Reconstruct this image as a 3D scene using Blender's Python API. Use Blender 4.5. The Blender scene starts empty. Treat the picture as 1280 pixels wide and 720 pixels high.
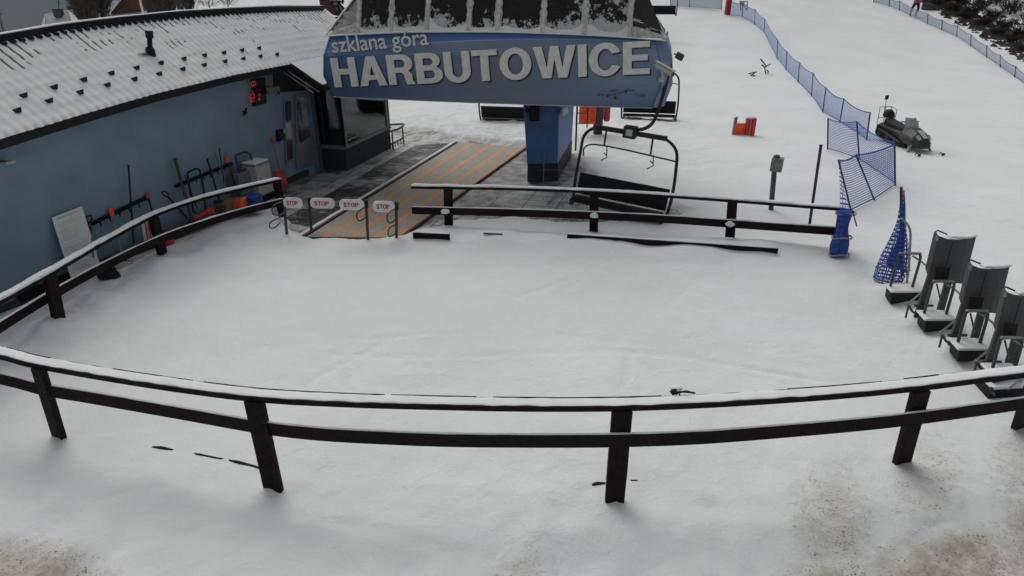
import bpy, math, random
from math import radians, sin, cos, tan, pi, sqrt
from mathutils import Vector, Matrix, noise
random.seed(7)
C = bpy.context.scene.collection
# ------------------------------------------------------------------ camera model
H = 5.0; F = 790.0; T = radians(25.7)
def ray(x, y):
    a = (x-640)/F; b = -(y-360)/F
    return Vector((a, cos(T)+b*sin(T), -sin(T)+b*cos(T)))
EYE = Vector((0, 0, H))
def G(x, y, z=0.0):
    r = ray(x, y); return EYE + r*((z-H)/r.z)
def V(x, y, Y):
    r = ray(x, y); return EYE + r*(Y/r.y)
def PL(x, y, p, n):
    r = ray(x, y); n = Vector(n); return EYE + r*(n.dot(Vector(p)-EYE)/n.dot(r))
U = Vector((.287, .958, 0)).normalized(); N = Vector((U.y, -U.x, 0))
W0 = Vector((-6.0, 18.3, 0))
def wp(s, o, z): return W0 + U*s + N*o + Vector((0, 0, z))
def onw(x, y, o=0.0): return PL(x, y, wp(0, o, 0), N)
# ------------------------------------------------------------------ mesh builder
def origin_of(o):
    v = Vector((0, 0, 0))
    while o: v += o.location; o = o.parent
    return v
class MB:
    def __init__(s): s.v = []; s.f = []; s.uv = []
    def add(s, vs, fs, uvs=None):
        k = len(s.v); s.v += [Vector(p) for p in vs]; s.f += [tuple(i+k for i in f) for f in fs]
        s.uv += uvs if uvs else [(0, 0)]*len(vs); return s
    def box(s, c, sz, ax=None):
        c = Vector(c); X, Y, Z = ax if ax else (Vector((1,0,0)), Vector((0,1,0)), Vector((0,0,1)))
        vs = [c + X*(i*sz[0]/2) + Y*(j*sz[1]/2) + Z*(k*sz[2]/2) for k in (-1,1) for j in (-1,1) for i in (-1,1)]
        return s.add(vs, [(0,2,3,1),(4,5,7,6),(0,1,5,4),(2,6,7,3),(0,4,6,2),(1,3,7,5)])
    def bar(s, p, q, w, h, up=(0,0,1)):
        p = Vector(p); q = Vector(q); d = (q-p); L = d.length; d.normalize(); up = Vector(up)
        sd = d.cross(up)
        if sd.length < 1e-4: sd = d.cross(Vector((1,0,0)))
        sd.normalize(); u2 = sd.cross(d).normalized()
        return s.box((p+q)/2, (L, w, h), (d, sd, u2))
    def prism(s, pts, d):
        n = len(pts); d = Vector(d); pts = [Vector(p) for p in pts]
        return s.add(pts+[p+d for p in pts], [tuple(range(n))[::-1], tuple(range(n, 2*n))]+[(i, (i+1) % n, n+(i+1) % n, n+i) for i in range(n)])
    def tube(s, pts, r, n=8, closed=False):
        pts = [Vector(p) for p in pts]; rs = r if isinstance(r, (list, tuple)) else [r]*len(pts)
        rings = []; prev = None
        m = len(pts)
        for i, p in enumerate(pts):
            if closed: t = pts[(i+1) % m]-pts[i-1]
            else: t = pts[min(i+1, m-1)]-pts[max(i-1, 0)]
            t.normalize()
            if prev is None:
                a = Vector((0,0,1)) if abs(t.z) < .9 else Vector((1,0,0))
                a = (a-t*a.dot(t)).normalized()
            else: a = (prev-t*prev.dot(t)).normalized()
            prev = a; b = t.cross(a)
            rings.append([p+(a*cos(2*pi*k/n)+b*sin(2*pi*k/n))*rs[i] for k in range(n)])
        return s.loft(rings, closed)
    def loft(s, rings, closed=False, cap=True):
        n = len(rings[0]); m = len(rings); vs = [p for r in rings for p in r]; fs = []
        for i in range(m if closed else m-1):
            j = (i+1) % m
            for k in range(n): fs.append((i*n+k, i*n+(k+1) % n, j*n+(k+1) % n, j*n+k))
        if not closed and cap: fs += [tuple(range(n))[::-1], tuple(range((m-1)*n, m*n))]
        return s.add(vs, fs)
    def grid(s, rows, uvs=None):
        m = len(rows); n = len(rows[0])
        return s.add([p for r in rows for p in r], [(i*n+k, i*n+k+1, (i+1)*n+k+1, (i+1)*n+k) for i in range(m-1) for k in range(n-1)],
                     [u for r in uvs for u in r] if uvs else None)
    def ball(s, c, r, n=12, m=8, ax=(1,1,1)):
        c = Vector(c); rings = []
        for i in range(m+1):
            a = pi*i/m; rr = max(sin(a), .02)
            rings.append([c+Vector((cos(2*pi*k/n)*rr*r*ax[0], sin(2*pi*k/n)*rr*r*ax[1], -cos(a)*r*ax[2])) for k in range(n)])
        return s.loft(rings)
    def build(s, name, mat, parent=None, bevel=0, smooth=False, base=None):
        if parent: off = origin_of(parent)
        elif base is not None: off = Vector(base)
        else:
            xs = [p.x for p in s.v]; ys = [p.y for p in s.v]
            off = Vector(((min(xs)+max(xs))/2, (min(ys)+max(ys))/2, min(p.z for p in s.v)))
        me = bpy.data.meshes.new(name); me.from_pydata([p-off for p in s.v], [], s.f); me.validate(); me.update()
        if len(me.vertices) == len(s.uv) and any(u != (0, 0) for u in s.uv):
            l = me.uv_layers.new(name='UVMap')
            for lp in me.loops: l.data[lp.index].uv = s.uv[lp.vertex_index]
        me.materials.append(mat)
        o = bpy.data.objects.new(name, me); C.objects.link(o)
        if parent: o.parent = parent
        else: o.location = off
        if smooth:
            for p in me.polygons: p.use_smooth = True
        if bevel:
            b = o.modifiers.new('bevel', 'BEVEL'); b.width = bevel; b.segments = 2; b.limit_method = 'ANGLE'; b.angle_limit = radians(40)
        return o
def thing(name, label, cat, loc=(0,0,0), group=None, rz=0):
    o = bpy.data.objects.new(name, None); C.objects.link(o); o.location = loc; o.rotation_euler.z = rz
    o.empty_display_size = .2; return tag(o, label, cat, group)
def tag(o, label, cat, group=None):
    if len(label.split()) > 16: print('LONG', label)
    o['label'] = label; o['category'] = cat
    if group: o['group'] = group
    return o
def struct(o): o['kind'] = 'structure'; return o
def copy_tree(o, parent=None):
    c = o.copy(); C.objects.link(c); c.parent = parent
    for ch in list(o.children): copy_tree(ch, c)
    return c
def cat_curve(pts, n=8):
    pts = [Vector(p) for p in pts]; out = []
    P = [pts[0]*2-pts[1]]+pts+[pts[-1]*2-pts[-2]]
    for i in range(1, len(P)-2):
        a, b, c, d = P[i-1:i+3]
        for k in range(n):
            t = k/n
            out.append(.5*((2*b)+(c-a)*t+(2*a-5*b+4*c-d)*t*t+(3*b-a-3*c+d)*t**3))
    out.append(pts[-1]); return out
def resample(pts, step):
    out = [pts[0]]
    for a, b in zip(pts, pts[1:]):
        k = max(1, int((b-a).length/step))
        for i in range(1, k+1): out.append(a.lerp(b, i/k))
    return out
# ------------------------------------------------------------------ materials
def mat(name, col, rough=.7, var=.15, scale=6, bump=.0, metal=0, spec=.5, detail=6, tint=None, dust=0, emit=None, dscale=9):
    m = bpy.data.materials.new(name); m.use_nodes = True; nt = m.node_tree; n = nt.nodes; L = nt.links
    b = n['Principled BSDF']; b.inputs['Roughness'].default_value = rough; b.inputs['Metallic'].default_value = metal
    b.inputs['Specular IOR Level'].default_value = spec
    tc = n.new('ShaderNodeTexCoord'); nz = n.new('ShaderNodeTexNoise'); nz.inputs['Scale'].default_value = scale; nz.inputs['Detail'].default_value = detail
    L.new(tc.outputs['Object'], nz.inputs['Vector'])
    r = n.new('ShaderNodeValToRGB'); L.new(nz.outputs['Fac'], r.inputs['Fac'])
    c2 = tint or col
    r.color_ramp.elements[0].position = .3; r.color_ramp.elements[1].position = .7
    r.color_ramp.elements[0].color = tuple(c*(1-var) for c in col)+(1,)
    r.color_ramp.elements[1].color = tuple(min(1, c*(1+var)) for c in c2)+(1,)
    out = r.outputs['Color']
    if dust:
        geo = n.new('ShaderNodeNewGeometry'); sx = n.new('ShaderNodeSeparateXYZ'); L.new(geo.outputs['Normal'], sx.inputs[0])
        n2 = n.new('ShaderNodeTexNoise'); n2.inputs['Scale'].default_value = dscale; n2.inputs['Detail'].default_value = 8; n2.inputs['Roughness'].default_value = .65
        L.new(tc.outputs['Object'], n2.inputs['Vector'])
        mu = n.new('ShaderNodeMath'); mu.operation = 'MULTIPLY'; L.new(sx.outputs['Z'], mu.inputs[0]); L.new(n2.outputs['Fac'], mu.inputs[1])
        rr = n.new('ShaderNodeValToRGB'); L.new(mu.outputs[0], rr.inputs['Fac'])
        rr.color_ramp.elements[0].position = .62-dust*.3; rr.color_ramp.elements[1].position = .70-dust*.3
        mx = n.new('ShaderNodeMix'); mx.data_type = 'RGBA'; L.new(rr.outputs['Color'], mx.inputs[0]); L.new(out, mx.inputs[6]); mx.inputs[7].default_value = (.74,.76,.77,1)
        out = mx.outputs[2]
    L.new(out, b.inputs['Base Color'])
    if emit:
        b.inputs['Emission Color'].default_value = (*emit[:3], 1); b.inputs['Emission Strength'].default_value = emit[3]
    if bump:
        bp = n.new('ShaderNodeBump'); bp.inputs['Strength'].default_value = bump; bp.inputs['Distance'].default_value = .02
        L.new(nz.outputs['Fac'], bp.inputs['Height']); L.new(bp.outputs['Normal'], b.inputs['Normal'])
    return m
def node_math(nt, op, a, b=None, c=None):
    n = nt.nodes.new('ShaderNodeMath'); n.operation = op
    for i, v in enumerate((a, b, c)):
        if v is None: continue
        if isinstance(v, (int, float)): n.inputs[i].default_value = v
        else: nt.links.new(v, n.inputs[i])
    return n.outputs[0]
def node_ramp(nt, src, p0, c0, p1, c1):
    r = nt.nodes.new('ShaderNodeValToRGB'); nt.links.new(src, r.inputs['Fac'])
    r.color_ramp.elements[0].position = p0; r.color_ramp.elements[1].position = p1
    r.color_ramp.elements[0].color = (*c0, 1) if not isinstance(c0, (int, float)) else (c0, c0, c0, 1)
    r.color_ramp.elements[1].color = (*c1, 1) if not isinstance(c1, (int, float)) else (c1, c1, c1, 1)
    return r.outputs['Color']
def node_noise(nt, vec, scale, detail=6, rough=.55):
    n = nt.nodes.new('ShaderNodeTexNoise'); n.inputs['Scale'].default_value = scale; n.inputs['Detail'].default_value = detail; n.inputs['Roughness'].default_value = rough
    nt.links.new(vec, n.inputs['Vector']); return n.outputs['Fac']
def node_mix(nt, fac, a, b):
    m = nt.nodes.new('ShaderNodeMix'); m.data_type = 'RGBA'
    for i, v in ((0, fac), (6, a), (7, b)):
        if isinstance(v, (int, float)): m.inputs[i].default_value = v
        elif isinstance(v, tuple): m.inputs[i].default_value = (*v, 1)
        else: nt.links.new(v, m.inputs[i])
    return m.outputs[2]

def snow_ground_mat():
    m = bpy.data.materials.new('snow_ground'); m.use_nodes = True; nt = m.node_tree; b = nt.nodes['Principled BSDF']; L = nt.links
    geo = nt.nodes.new('ShaderNodeNewGeometry'); P = geo.outputs['Position']
    at = nt.nodes.new('ShaderNodeAttribute'); at.attribute_name = 'grime'; sp = nt.nodes.new('ShaderNodeSeparateColor'); L.new(at.outputs['Color'], sp.inputs[0])
    dirt, slush, rough_area = sp.outputs[0], sp.outputs[1], sp.outputs[2]
    n1 = node_noise(nt, P, .35, 5); n2 = node_noise(nt, P, 3.0, 8, .6); n3 = node_noise(nt, P, 26, 6, .7); n4 = node_noise(nt, P, 9, 8, .7)
    snow = node_mix(nt, node_ramp(nt, n1, .35, 0, .65, 1), (.70,.725,.715), (.76,.78,.785))
    snow = node_mix(nt, node_math(nt, 'MULTIPLY', node_ramp(nt, n2, .45, 0, .75, 1), .22), snow, (.64,.66,.65))
    snow = node_mix(nt, node_math(nt, 'MULTIPLY', node_ramp(nt, n4, .5, 0, .8, 1), .20), snow, (.60,.62,.62))
    # sandy trodden snow with grit
    d0 = node_math(nt, 'ADD', dirt, node_math(nt, 'MULTIPLY', node_math(nt, 'SUBTRACT', n4, .5), 1.3))
    dm = node_math(nt, 'MULTIPLY', node_ramp(nt, d0, .30, 0, .78, 1), .80)
    sand = node_mix(nt, node_ramp(nt, node_math(nt, 'ADD', node_math(nt, 'MULTIPLY', n4, .5), node_math(nt, 'MULTIPLY', n2, .5)), .42, 0, .58, 1), (.34,.285,.205), (.66,.63,.57))
    c = node_mix(nt, dm, snow, sand)
    fl1 = node_noise(nt, P, 42, 2, .6); fl2 = node_noise(nt, P, 17, 3, .7)
    peb = node_math(nt, 'MAXIMUM', node_ramp(nt, fl1, .57, 0, .64, 1), node_math(nt, 'MULTIPLY', node_ramp(nt, fl2, .66, 0, .70, 1), .8))
    pz = node_noise(nt, P, 4.5, 5, .65)
    peb = node_math(nt, 'MULTIPLY', node_math(nt, 'MULTIPLY', peb, node_ramp(nt, pz, .42, .10, .60, 1)), node_ramp(nt, d0, .30, 0, .6, 1))
    c = node_mix(nt, node_math(nt, 'MULTIPLY', peb, .82), c, (.085,.068,.048))
    # grey slush
    s0 = node_math(nt, 'ADD', slush, node_math(nt, 'MULTIPLY', node_math(nt, 'SUBTRACT', n2, .5), 1.2))
    c = node_mix(nt, node_math(nt, 'MULTIPLY', node_ramp(nt, s0, .35, 0, .9, 1), .75), c, (.30,.30,.29))
    L.new(c, b.inputs['Base Color']); b.inputs['Roughness'].default_value = .85; b.inputs['Specular IOR Level'].default_value = .2
    hgt = node_math(nt, 'ADD', node_math(nt, 'MULTIPLY', n2, 1.0), node_math(nt, 'ADD', node_math(nt, 'MULTIPLY', n3, .22), node_math(nt, 'MULTIPLY', n4, node_math(nt, 'ADD', node_math(nt, 'MULTIPLY', dirt, 1.6), node_math(nt, 'ADD', node_math(nt,'MULTIPLY',rough_area, .9), .12)))))
    bp = nt.nodes.new('ShaderNodeBump'); bp.inputs['Strength'].default_value = .75; bp.inputs['Distance'].default_value = .05
    L.new(hgt, bp.inputs['Height']); L.new(bp.outputs['Normal'], b.inputs['Normal'])
    return m
def paving_mat():
    m = bpy.data.materials.new('dusted_paving'); m.use_nodes = True; nt = m.node_tree; b = nt.nodes['Principled BSDF']; L = nt.links
    geo = nt.nodes.new('ShaderNodeNewGeometry'); P = geo.outputs['Position']
    mp = nt.nodes.new('ShaderNodeMapping'); mp.inputs['Rotation'].default_value = (0,0,radians(16.7)); L.new(P, mp.inputs['Vector'])
    mp2 = nt.nodes.new('ShaderNodeMapping'); mp2.inputs['Scale'].default_value = (3.2,.8,1); L.new(mp.outputs[0], mp2.inputs['Vector'])
    n1 = node_noise(nt, P, 1.3, 9, .62); n2 = node_noise(nt, mp2.outputs[0], 2.0, 8, .7)
    mixn = node_math(nt, 'ADD', node_math(nt, 'MULTIPLY', n1, .5), node_math(nt, 'MULTIPLY', n2, .5))
    br = nt.nodes.new('ShaderNodeTexBrick'); br.inputs['Scale'].default_value = .6; br.inputs['Mortar Size'].default_value = .012; br.offset = 0
    L.new(mp.outputs[0], br.inputs['Vector'])
    br.inputs['Color1'].default_value = (0,0,0,1); br.inputs['Color2'].default_value = (0,0,0,1); br.inputs['Mortar'].default_value = (1,1,1,1)
    c = node_mix(nt, node_ramp(nt, n1, .4, 0, .6, 1), (.12,.115,.11), (.22,.215,.21))
    c = node_mix(nt, node_ramp(nt, mixn, .42, 0, .53, 1), c, (.46,.47,.46))
    c = node_mix(nt, node_math(nt, 'MULTIPLY', br.outputs['Fac'], .7), c, (.06,.06,.06))
    L.new(c, b.inputs['Base Color']); b.inputs['Roughness'].default_value = .6
    bp = nt.nodes.new('ShaderNodeBump'); bp.inputs['Strength'].default_value = .6; bp.inputs['Distance'].default_value = .02
    L.new(n2, bp.inputs['Height']); L.new(bp.outputs['Normal'], b.inputs['Normal'])
    return m
def mat_grate():
    m = bpy.data.materials.new('black_grate_with_snow'); m.use_nodes = True; nt = m.node_tree; b = nt.nodes['Principled BSDF']; L = nt.links
    geo = nt.nodes.new('ShaderNodeNewGeometry'); P = geo.outputs['Position']
    mp = nt.nodes.new('ShaderNodeMapping'); mp.inputs['Rotation'].default_value = (0,0,radians(0)); mp.inputs['Scale'].default_value = (1.4,7,1); L.new(P, mp.inputs['Vector'])
    n1 = node_noise(nt, mp.outputs[0], 2.2, 8, .75); n2 = node_noise(nt, P, 1.0, 3)
    s = node_math(nt, 'ADD', n1, node_math(nt, 'MULTIPLY', node_math(nt, 'SUBTRACT', n2, .5), .6))
    c = node_mix(nt, node_ramp(nt, s, .50, 0, .66, 1), (.014,.014,.015), (.40,.41,.41))
    L.new(c, b.inputs['Base Color']); b.inputs['Roughness'].default_value = .7
    return m
def roof_mat():
    m = bpy.data.materials.new('snowy_tile_roof'); m.use_nodes = True; nt = m.node_tree; b = nt.nodes['Principled BSDF']; L = nt.links
    uv = nt.nodes.new('ShaderNodeUVMap'); sx = nt.nodes.new('ShaderNodeSeparateXYZ'); L.new(uv.outputs[0], sx.inputs[0]); u, v = sx.outputs[0], sx.outputs[1]
    P = uv.outputs[0]
    fr = node_math(nt, 'FRACT', node_math(nt, 'DIVIDE', u, .175))
    line = node_math(nt, 'LESS_THAN', node_math(nt, 'ABSOLUTE', node_math(nt, 'SUBTRACT', fr, .5)), .13)
    mp = nt.nodes.new('ShaderNodeMapping'); mp.inputs['Scale'].default_value = (1.1, 2.6, 1); L.new(P, mp.inputs['Vector'])
    nz = node_noise(nt, mp.outputs[0], 1.1, 3, .6)
    cell = nt.nodes.new('ShaderNodeTexWhiteNoise'); cell.noise_dimensions = '2D'
    cv = nt.nodes.new('ShaderNodeCombineXYZ'); L.new(node_math(nt, 'FLOOR', node_math(nt, 'DIVIDE', u, .175)), cv.inputs[0]); L.new(node_math(nt, 'FLOOR', node_math(nt, 'DIVIDE', v, .25)), cv.inputs[1]); L.new(cv.outputs[0], cell.inputs['Vector'])
    thr = node_math(nt, 'ADD', nz, node_math(nt, 'ADD', node_math(nt, 'MULTIPLY', node_math(nt, 'SUBTRACT', cell.outputs['Value'], .5), .10), node_math(nt, 'MULTIPLY', node_math(nt, 'SUBTRACT', v, 1.25), .16)))
    msk = node_math(nt, 'MULTIPLY', line, node_ramp(nt, thr, .575, 0, .605, 1))
    # faint tile rows
    fv = node_math(nt, 'FRACT', node_math(nt, 'DIVIDE', v, .25))
    row = node_math(nt, 'MULTIPLY', node_math(nt, 'LESS_THAN', fv, .3), node_math(nt, 'LESS_THAN', node_math(nt, 'ABSOLUTE', node_math(nt, 'SUBTRACT', fr, .5)), .25))
    c = node_mix(nt, node_noise(nt, P, .9, 4), (.62,.65,.63), (.74,.76,.75))
    c = node_mix(nt, node_math(nt, 'MULTIPLY', row, node_math(nt, 'MULTIPLY', node_ramp(nt, nz, .42, 0, .6, 1), .35)), c, (.40,.43,.43))
    c = node_mix(nt, node_math(nt, 'MULTIPLY', msk, .88), c, (.045,.045,.048))
    L.new(c, b.inputs['Base Color']); b.inputs['Roughness'].default_value = .85; b.inputs['Specular IOR Level'].default_value = .2
    bp = nt.nodes.new('ShaderNodeBump'); bp.inputs['Strength'].default_value = .4; bp.inputs['Distance'].default_value = .03
    L.new(node_noise(nt, P, 5, 6), bp.inputs['Height']); L.new(bp.outputs['Normal'], b.inputs['Normal'])
    return m
def canopy_mat():
    m = bpy.data.materials.new('snow_crusted_canopy_panel'); m.use_nodes = True; nt = m.node_tree; b = nt.nodes['Principled BSDF']; L = nt.links
    uv = nt.nodes.new('ShaderNodeUVMap'); sx = nt.nodes.new('ShaderNodeSeparateXYZ'); L.new(uv.outputs[0], sx.inputs[0]); u, v = sx.outputs[0], sx.outputs[1]
    geo = nt.nodes.new('ShaderNodeNewGeometry'); P = geo.outputs['Position']
    n1 = node_noise(nt, P, 5.5, 9, .72); n2 = node_noise(nt, P, 1.3, 3)
    bot = node_math(nt, 'MULTIPLY', node_ramp(nt, v, 0, 1, .28, 0), .22)
    rt = node_math(nt, 'MULTIPLY', node_ramp(nt, u, .55, 0, .95, 1), .10)
    sc_ = node_math(nt, 'ADD', node_math(nt, 'ADD', n1, bot), node_math(nt, 'ADD', rt, node_math(nt, 'MULTIPLY', node_math(nt, 'SUBTRACT', n2, .5), .55)))
    c = node_mix(nt, node_noise(nt, P, 3, 5), (.012,.010,.011), (.026,.023,.024))
    c = node_mix(nt, node_ramp(nt, sc_, .63, 0, .67, 1), c, (.46,.47,.46))
    L.new(c, b.inputs['Base Color']); b.inputs['Roughness'].default_value = .6; b.inputs['Specular IOR Level'].default_value = .2
    return m
def net_mat(name, col, pitch=.05, w=.16, wv=None, base=None):
    m = bpy.data.materials.new(name); m.use_nodes = True; nt = m.node_tree; L = nt.links
    out = nt.nodes['Material Output']; b = nt.nodes['Principled BSDF']; b.inputs['Roughness'].default_value = .7
    uv = nt.nodes.new('ShaderNodeUVMap'); sx = nt.nodes.new('ShaderNodeSeparateXYZ'); L.new(uv.outputs[0], sx.inputs[0])
    a = node_math(nt, 'LESS_THAN', node_math(nt, 'FRACT', node_math(nt, 'DIVIDE', sx.outputs[0], pitch)), wv if wv is not None else w)
    c = node_math(nt, 'LESS_THAN', node_math(nt, 'FRACT', node_math(nt, 'DIVIDE', sx.outputs[1], pitch)), w)
    msk = node_math(nt, 'MAXIMUM', a, c)
    nz = node_noise(nt, uv.outputs[0], 4, 3)
    L.new(node_mix(nt, nz, tuple(x*.75 for x in col), tuple(x*1.25 for x in col)), b.inputs['Base Color'])
    tr = nt.nodes.new('ShaderNodeBsdfTransparent'); mx = nt.nodes.new('ShaderNodeMixShader')
    L.new(msk, mx.inputs[0]); L.new(tr.outputs[0], mx.inputs[1]); L.new(b.outputs[0], mx.inputs[2]); L.new(mx.outputs[0], out.inputs[0])
    return m
def glass_mat(name, tint=(.55,.62,.6), mixg=.25):
    m = bpy.data.materials.new(name); m.use_nodes = True; nt = m.node_tree; L = nt.links
    out = nt.nodes['Material Output']; nt.nodes.remove(nt.nodes['Principled BSDF'])
    tr = nt.nodes.new('ShaderNodeBsdfTransparent'); geo = nt.nodes.new('ShaderNodeNewGeometry')
    L.new(node_mix(nt, node_noise(nt, geo.outputs['Position'], 2, 5), tuple(x*.85 for x in tint), tint), tr.inputs['Color'])
    gl = nt.nodes.new('ShaderNodeBsdfGlossy'); gl.inputs['Roughness'].default_value = .04; gl.inputs['Color'].default_value = (.9,.95,.95,1)
    mx = nt.nodes.new('ShaderNodeMixShader'); fr = nt.nodes.new('ShaderNodeFresnel'); fr.inputs['IOR'].default_value = 1.5
    L.new(node_math(nt, 'ADD', fr.outputs[0], mixg), mx.inputs[0]); L.new(tr.outputs[0], mx.inputs[1]); L.new(gl.outputs[0], mx.inputs[2]); L.new(mx.outputs[0], out.inputs[0])
    return m
M = {}
M['snow'] = mat('packed_snow', (.72,.74,.74), .9, .05, 5, .5, spec=.2)
M['snow_ground'] = snow_ground_mat(); M['paving'] = paving_mat(); M['grate'] = mat_grate(); M['roofsnow'] = roof_mat(); M['wet'] = mat('wet_dark_asphalt', (.035,.033,.032), .5, .6, 2.6, .3, detail=10, tint=(.24,.24,.235))
M['wood'] = mat('dark_stained_wood', (.013,.008,.010), .8, .5, 22, .3, spec=.18)
M['woodtop'] = mat('dark_stained_board', (.011,.008,.010), .8, .4, 18, .3, spec=.18)
M['black'] = mat('black_painted_metal', (.012,.012,.014), .55, .3, 14, .1, spec=.25)
M['darkgrey'] = mat('dark_grey_metal', (.05,.05,.052), .5, .25, 12, .1)
M['grey'] = mat('grey_metal', (.20,.205,.20), .45, .2, 12, .1, metal=.3)
M['palegrey'] = mat('pale_grey_paint', (.42,.43,.42), .6, .12, 7, .1)
M['white'] = mat('white_board', (.72,.73,.71), .6, .06, 6)
M['red'] = mat('red_plastic', (.50,.035,.025), .5, .2, 8)
M['orange'] = mat('orange_plastic', (.85,.10,.025), .5, .15, 8)
M['blueplastic'] = mat('blue_plastic', (.02,.06,.28), .45, .2, 8)
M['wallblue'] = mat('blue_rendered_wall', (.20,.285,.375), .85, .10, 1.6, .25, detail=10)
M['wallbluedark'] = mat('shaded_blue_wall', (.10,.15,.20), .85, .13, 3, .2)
M['plinth'] = mat('dark_green_grey_plinth', (.03,.037,.038), .8, .2, 6, .2)
M['colblue'] = mat('blue_painted_steel', (.055,.145,.33), .5, .18, 3, .05)
M['timber'] = mat('old_brown_timber', (.16,.11,.07), .8, .25, 9, .3)
M['booth'] = mat('grey_window_frame', (.17,.185,.19), .5, .15, 8)
M['glass'] = glass_mat('clear_window_glass', (.95,.98,.96), .02); M['darkglass'] = glass_mat('dark_window_glass', (.38,.40,.45), .02)
M['interior'] = mat('dim_interior', (.05,.045,.05), .9, .4, 3)
M['palefill'] = mat('pale_brightening_panel', (.74,.77,.73), .8, .08, 3)  # pale tone that paints brightness behind the booth glass
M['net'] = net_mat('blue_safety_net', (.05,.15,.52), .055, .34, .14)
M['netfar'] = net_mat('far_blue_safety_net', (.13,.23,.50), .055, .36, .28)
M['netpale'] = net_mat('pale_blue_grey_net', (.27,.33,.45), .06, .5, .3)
M['netdense'] = net_mat('bunched_blue_net', (.03,.08,.40), .07, .34, .26)
M['rope'] = mat('dark_blue_rope', (.025,.06,.28), .8, .3, 9)
M['netpost'] = mat('dark_blue_net_post', (.02,.03,.10), .7, .2, 9)
M['fabric'] = mat('charcoal_outdoor_fabric', (.080,.080,.082), .85, .15, 30, .2)
M['fabriclight'] = mat('pale_label_fabric', (.2,.2,.21), .8, .1, 10)
M['tubepale'] = mat('pale_steel_tube', (.26,.265,.255), .4, .2, 12, metal=.4)
M['tubedark'] = mat('dark_steel_tube', (.05,.052,.055), .4, .2, 12, metal=.3)
M['canopyglass'] = mat('dark_canopy_panel', (.018,.016,.017), .45, .3, 5, .0, dust=0)
M['rib'] = mat('weathered_canopy_rib', (.50,.50,.47), .7, .3, 12, .3)
M['letters'] = mat('off_white_sign_letter', (.66,.67,.63), .6, .10, 8)
M['lettershade'] = mat('maroon_letter_side', (.06,.018,.03), .6, .2, 8)
M['maroon'] = mat('dark_maroon_paint', (.045,.012,.018), .6, .3, 5)
M['stopred'] = mat('red_print', (.36,.02,.03), .6, .1, 9)
M['ink'] = mat('dark_print', (.03,.035,.06), .7, .2, 9)
M['greyink'] = mat('grey_print', (.22,.23,.24), .8, .2, 40)
M['led'] = mat('red_display_digit', (.4,.01,.01), .5, .1, 9, emit=(1,.03,.03,.22))
M['bark'] = mat('dark_bark', (.045,.035,.028), .9, .3, 9, .3)
M['twig'] = mat('bare_twigs', (.050,.042,.037), .95, .4, 2)
M['bluegrey'] = mat('slate_roof_with_frost', (.30,.32,.33), .8, .2, 2)
M['brick'] = mat('brown_timber_gable', (.17,.085,.05), .85, .25, 4)
M['haze'] = mat('hazy_grey_sky', (.20,.235,.235), 1.0, .05, .02)  # foggy sky tone painted as an even grey on the backdrop slope
M['khaki'] = mat('pale_camera_housing', (.42,.42,.36), .5, .1, 9)
M['housing'] = mat('weathered_olive_housing', (.15,.15,.115), .6, .15, 9)
M['pink'] = mat('pink_jacket', (.40,.12,.22), .8, .3, 6)
M['navy'] = mat('dark_navy_cloth', (.015,.015,.035), .85, .4, 6)
M['seatblack'] = mat('black_seat_padding', (.010,.010,.011), .6, .3, 8, .1, spec=.25)
M['chairtube'] = mat('dark_lift_chair_tube', (.022,.019,.024), .5, .3, 10, spec=.3)
M['windscreen'] = mat('scratched_windscreen', (.30,.31,.31), .3, .2, 9)
M['skin'] = mat('skin', (.45,.25,.18), .6, .1, 9)
M['hood'] = mat('dark_glossy_hood', (.020,.021,.023), .35, .2, 9)
M['conc'] = mat('weathered_concrete', (.23,.23,.22), .85, .2, 5, .3)

# ------------------------------------------------------------------ terrain
def sm(a, b, x):
    t = min(1, max(0, (x-a)/(b-a))); return t*t*(3-2*t)
def nz(x, y, s, k=0): return noise.noise(Vector((x*s+k*7.3, y*s-k*3.1, k*1.7)))
PAVE = [G(*p) for p in [(350,262),(372,283),(392,293),(503,292),(520,287),(565,270),(640,266),(735,272),(800,268),(852,262),(800,236),(745,222),(712,196),(700,184),(655,177),(574,172),(540,160),(490,158),(488,178),(402,206),(330,240)]]
def seg_d(p, a, b):
    ab = b-a; t = max(0, min(1, (p-a).dot(ab)/max(ab.dot(ab), 1e-9))); return (p-(a+ab*t)).length
def poly_sd(x, y, poly):
    p = Vector((x, y)); ins = False; d = 1e9; n = len(poly)
    for i in range(n):
        a = poly[i].to_2d(); b = poly[(i+1) % n].to_2d()
        if (a.y > y) != (b.y > y) and x < (b.x-a.x)*(y-a.y)/(b.y-a.y)+a.x: ins = not ins
        d = min(d, seg_d(p, a, b))
    return -d if ins else d
LEFTP = [Vector((-8.0, 6.8)), Vector((-7.3, 8.9)), Vector((-7.05, 11.5)), Vector((-5.5, 13.75))]
POSTB = [G(*q).to_2d() for q in [(75,548),(343,615),(768,627),(1127,577),(1273,535)]]
BANKS = [(Vector((-1.75,12.95)), Vector((6.6,11.9)), .16, .55)]
def rise(x, y):
    r = .0034*max(0, y-30)**2
    if r > 4.2: r = 4.2+(r-4.2)*.25
    k = sm(-.50, -.34, x/max(y, 20)) if y > 20 else 1
    left = -.085*max(0, y-22)
    return r*k+left*(1-k)
TRK = [(-3.5,6.2,2.2,12.6),(-3.1,6.2,2.55,12.6),(3.4,6.4,-2.2,11.8),(-4.8,8.8,4.5,7.4),(-4.8,9.15,4.5,7.75),(-1.0,6.3,-2.6,13.0),(1.2,6.2,3.9,11.6),(5.5,9.5,-1,12.2),(-2.5,4.6,3.0,4.1),(0.5,3.2,4.5,5.1)]
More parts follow.
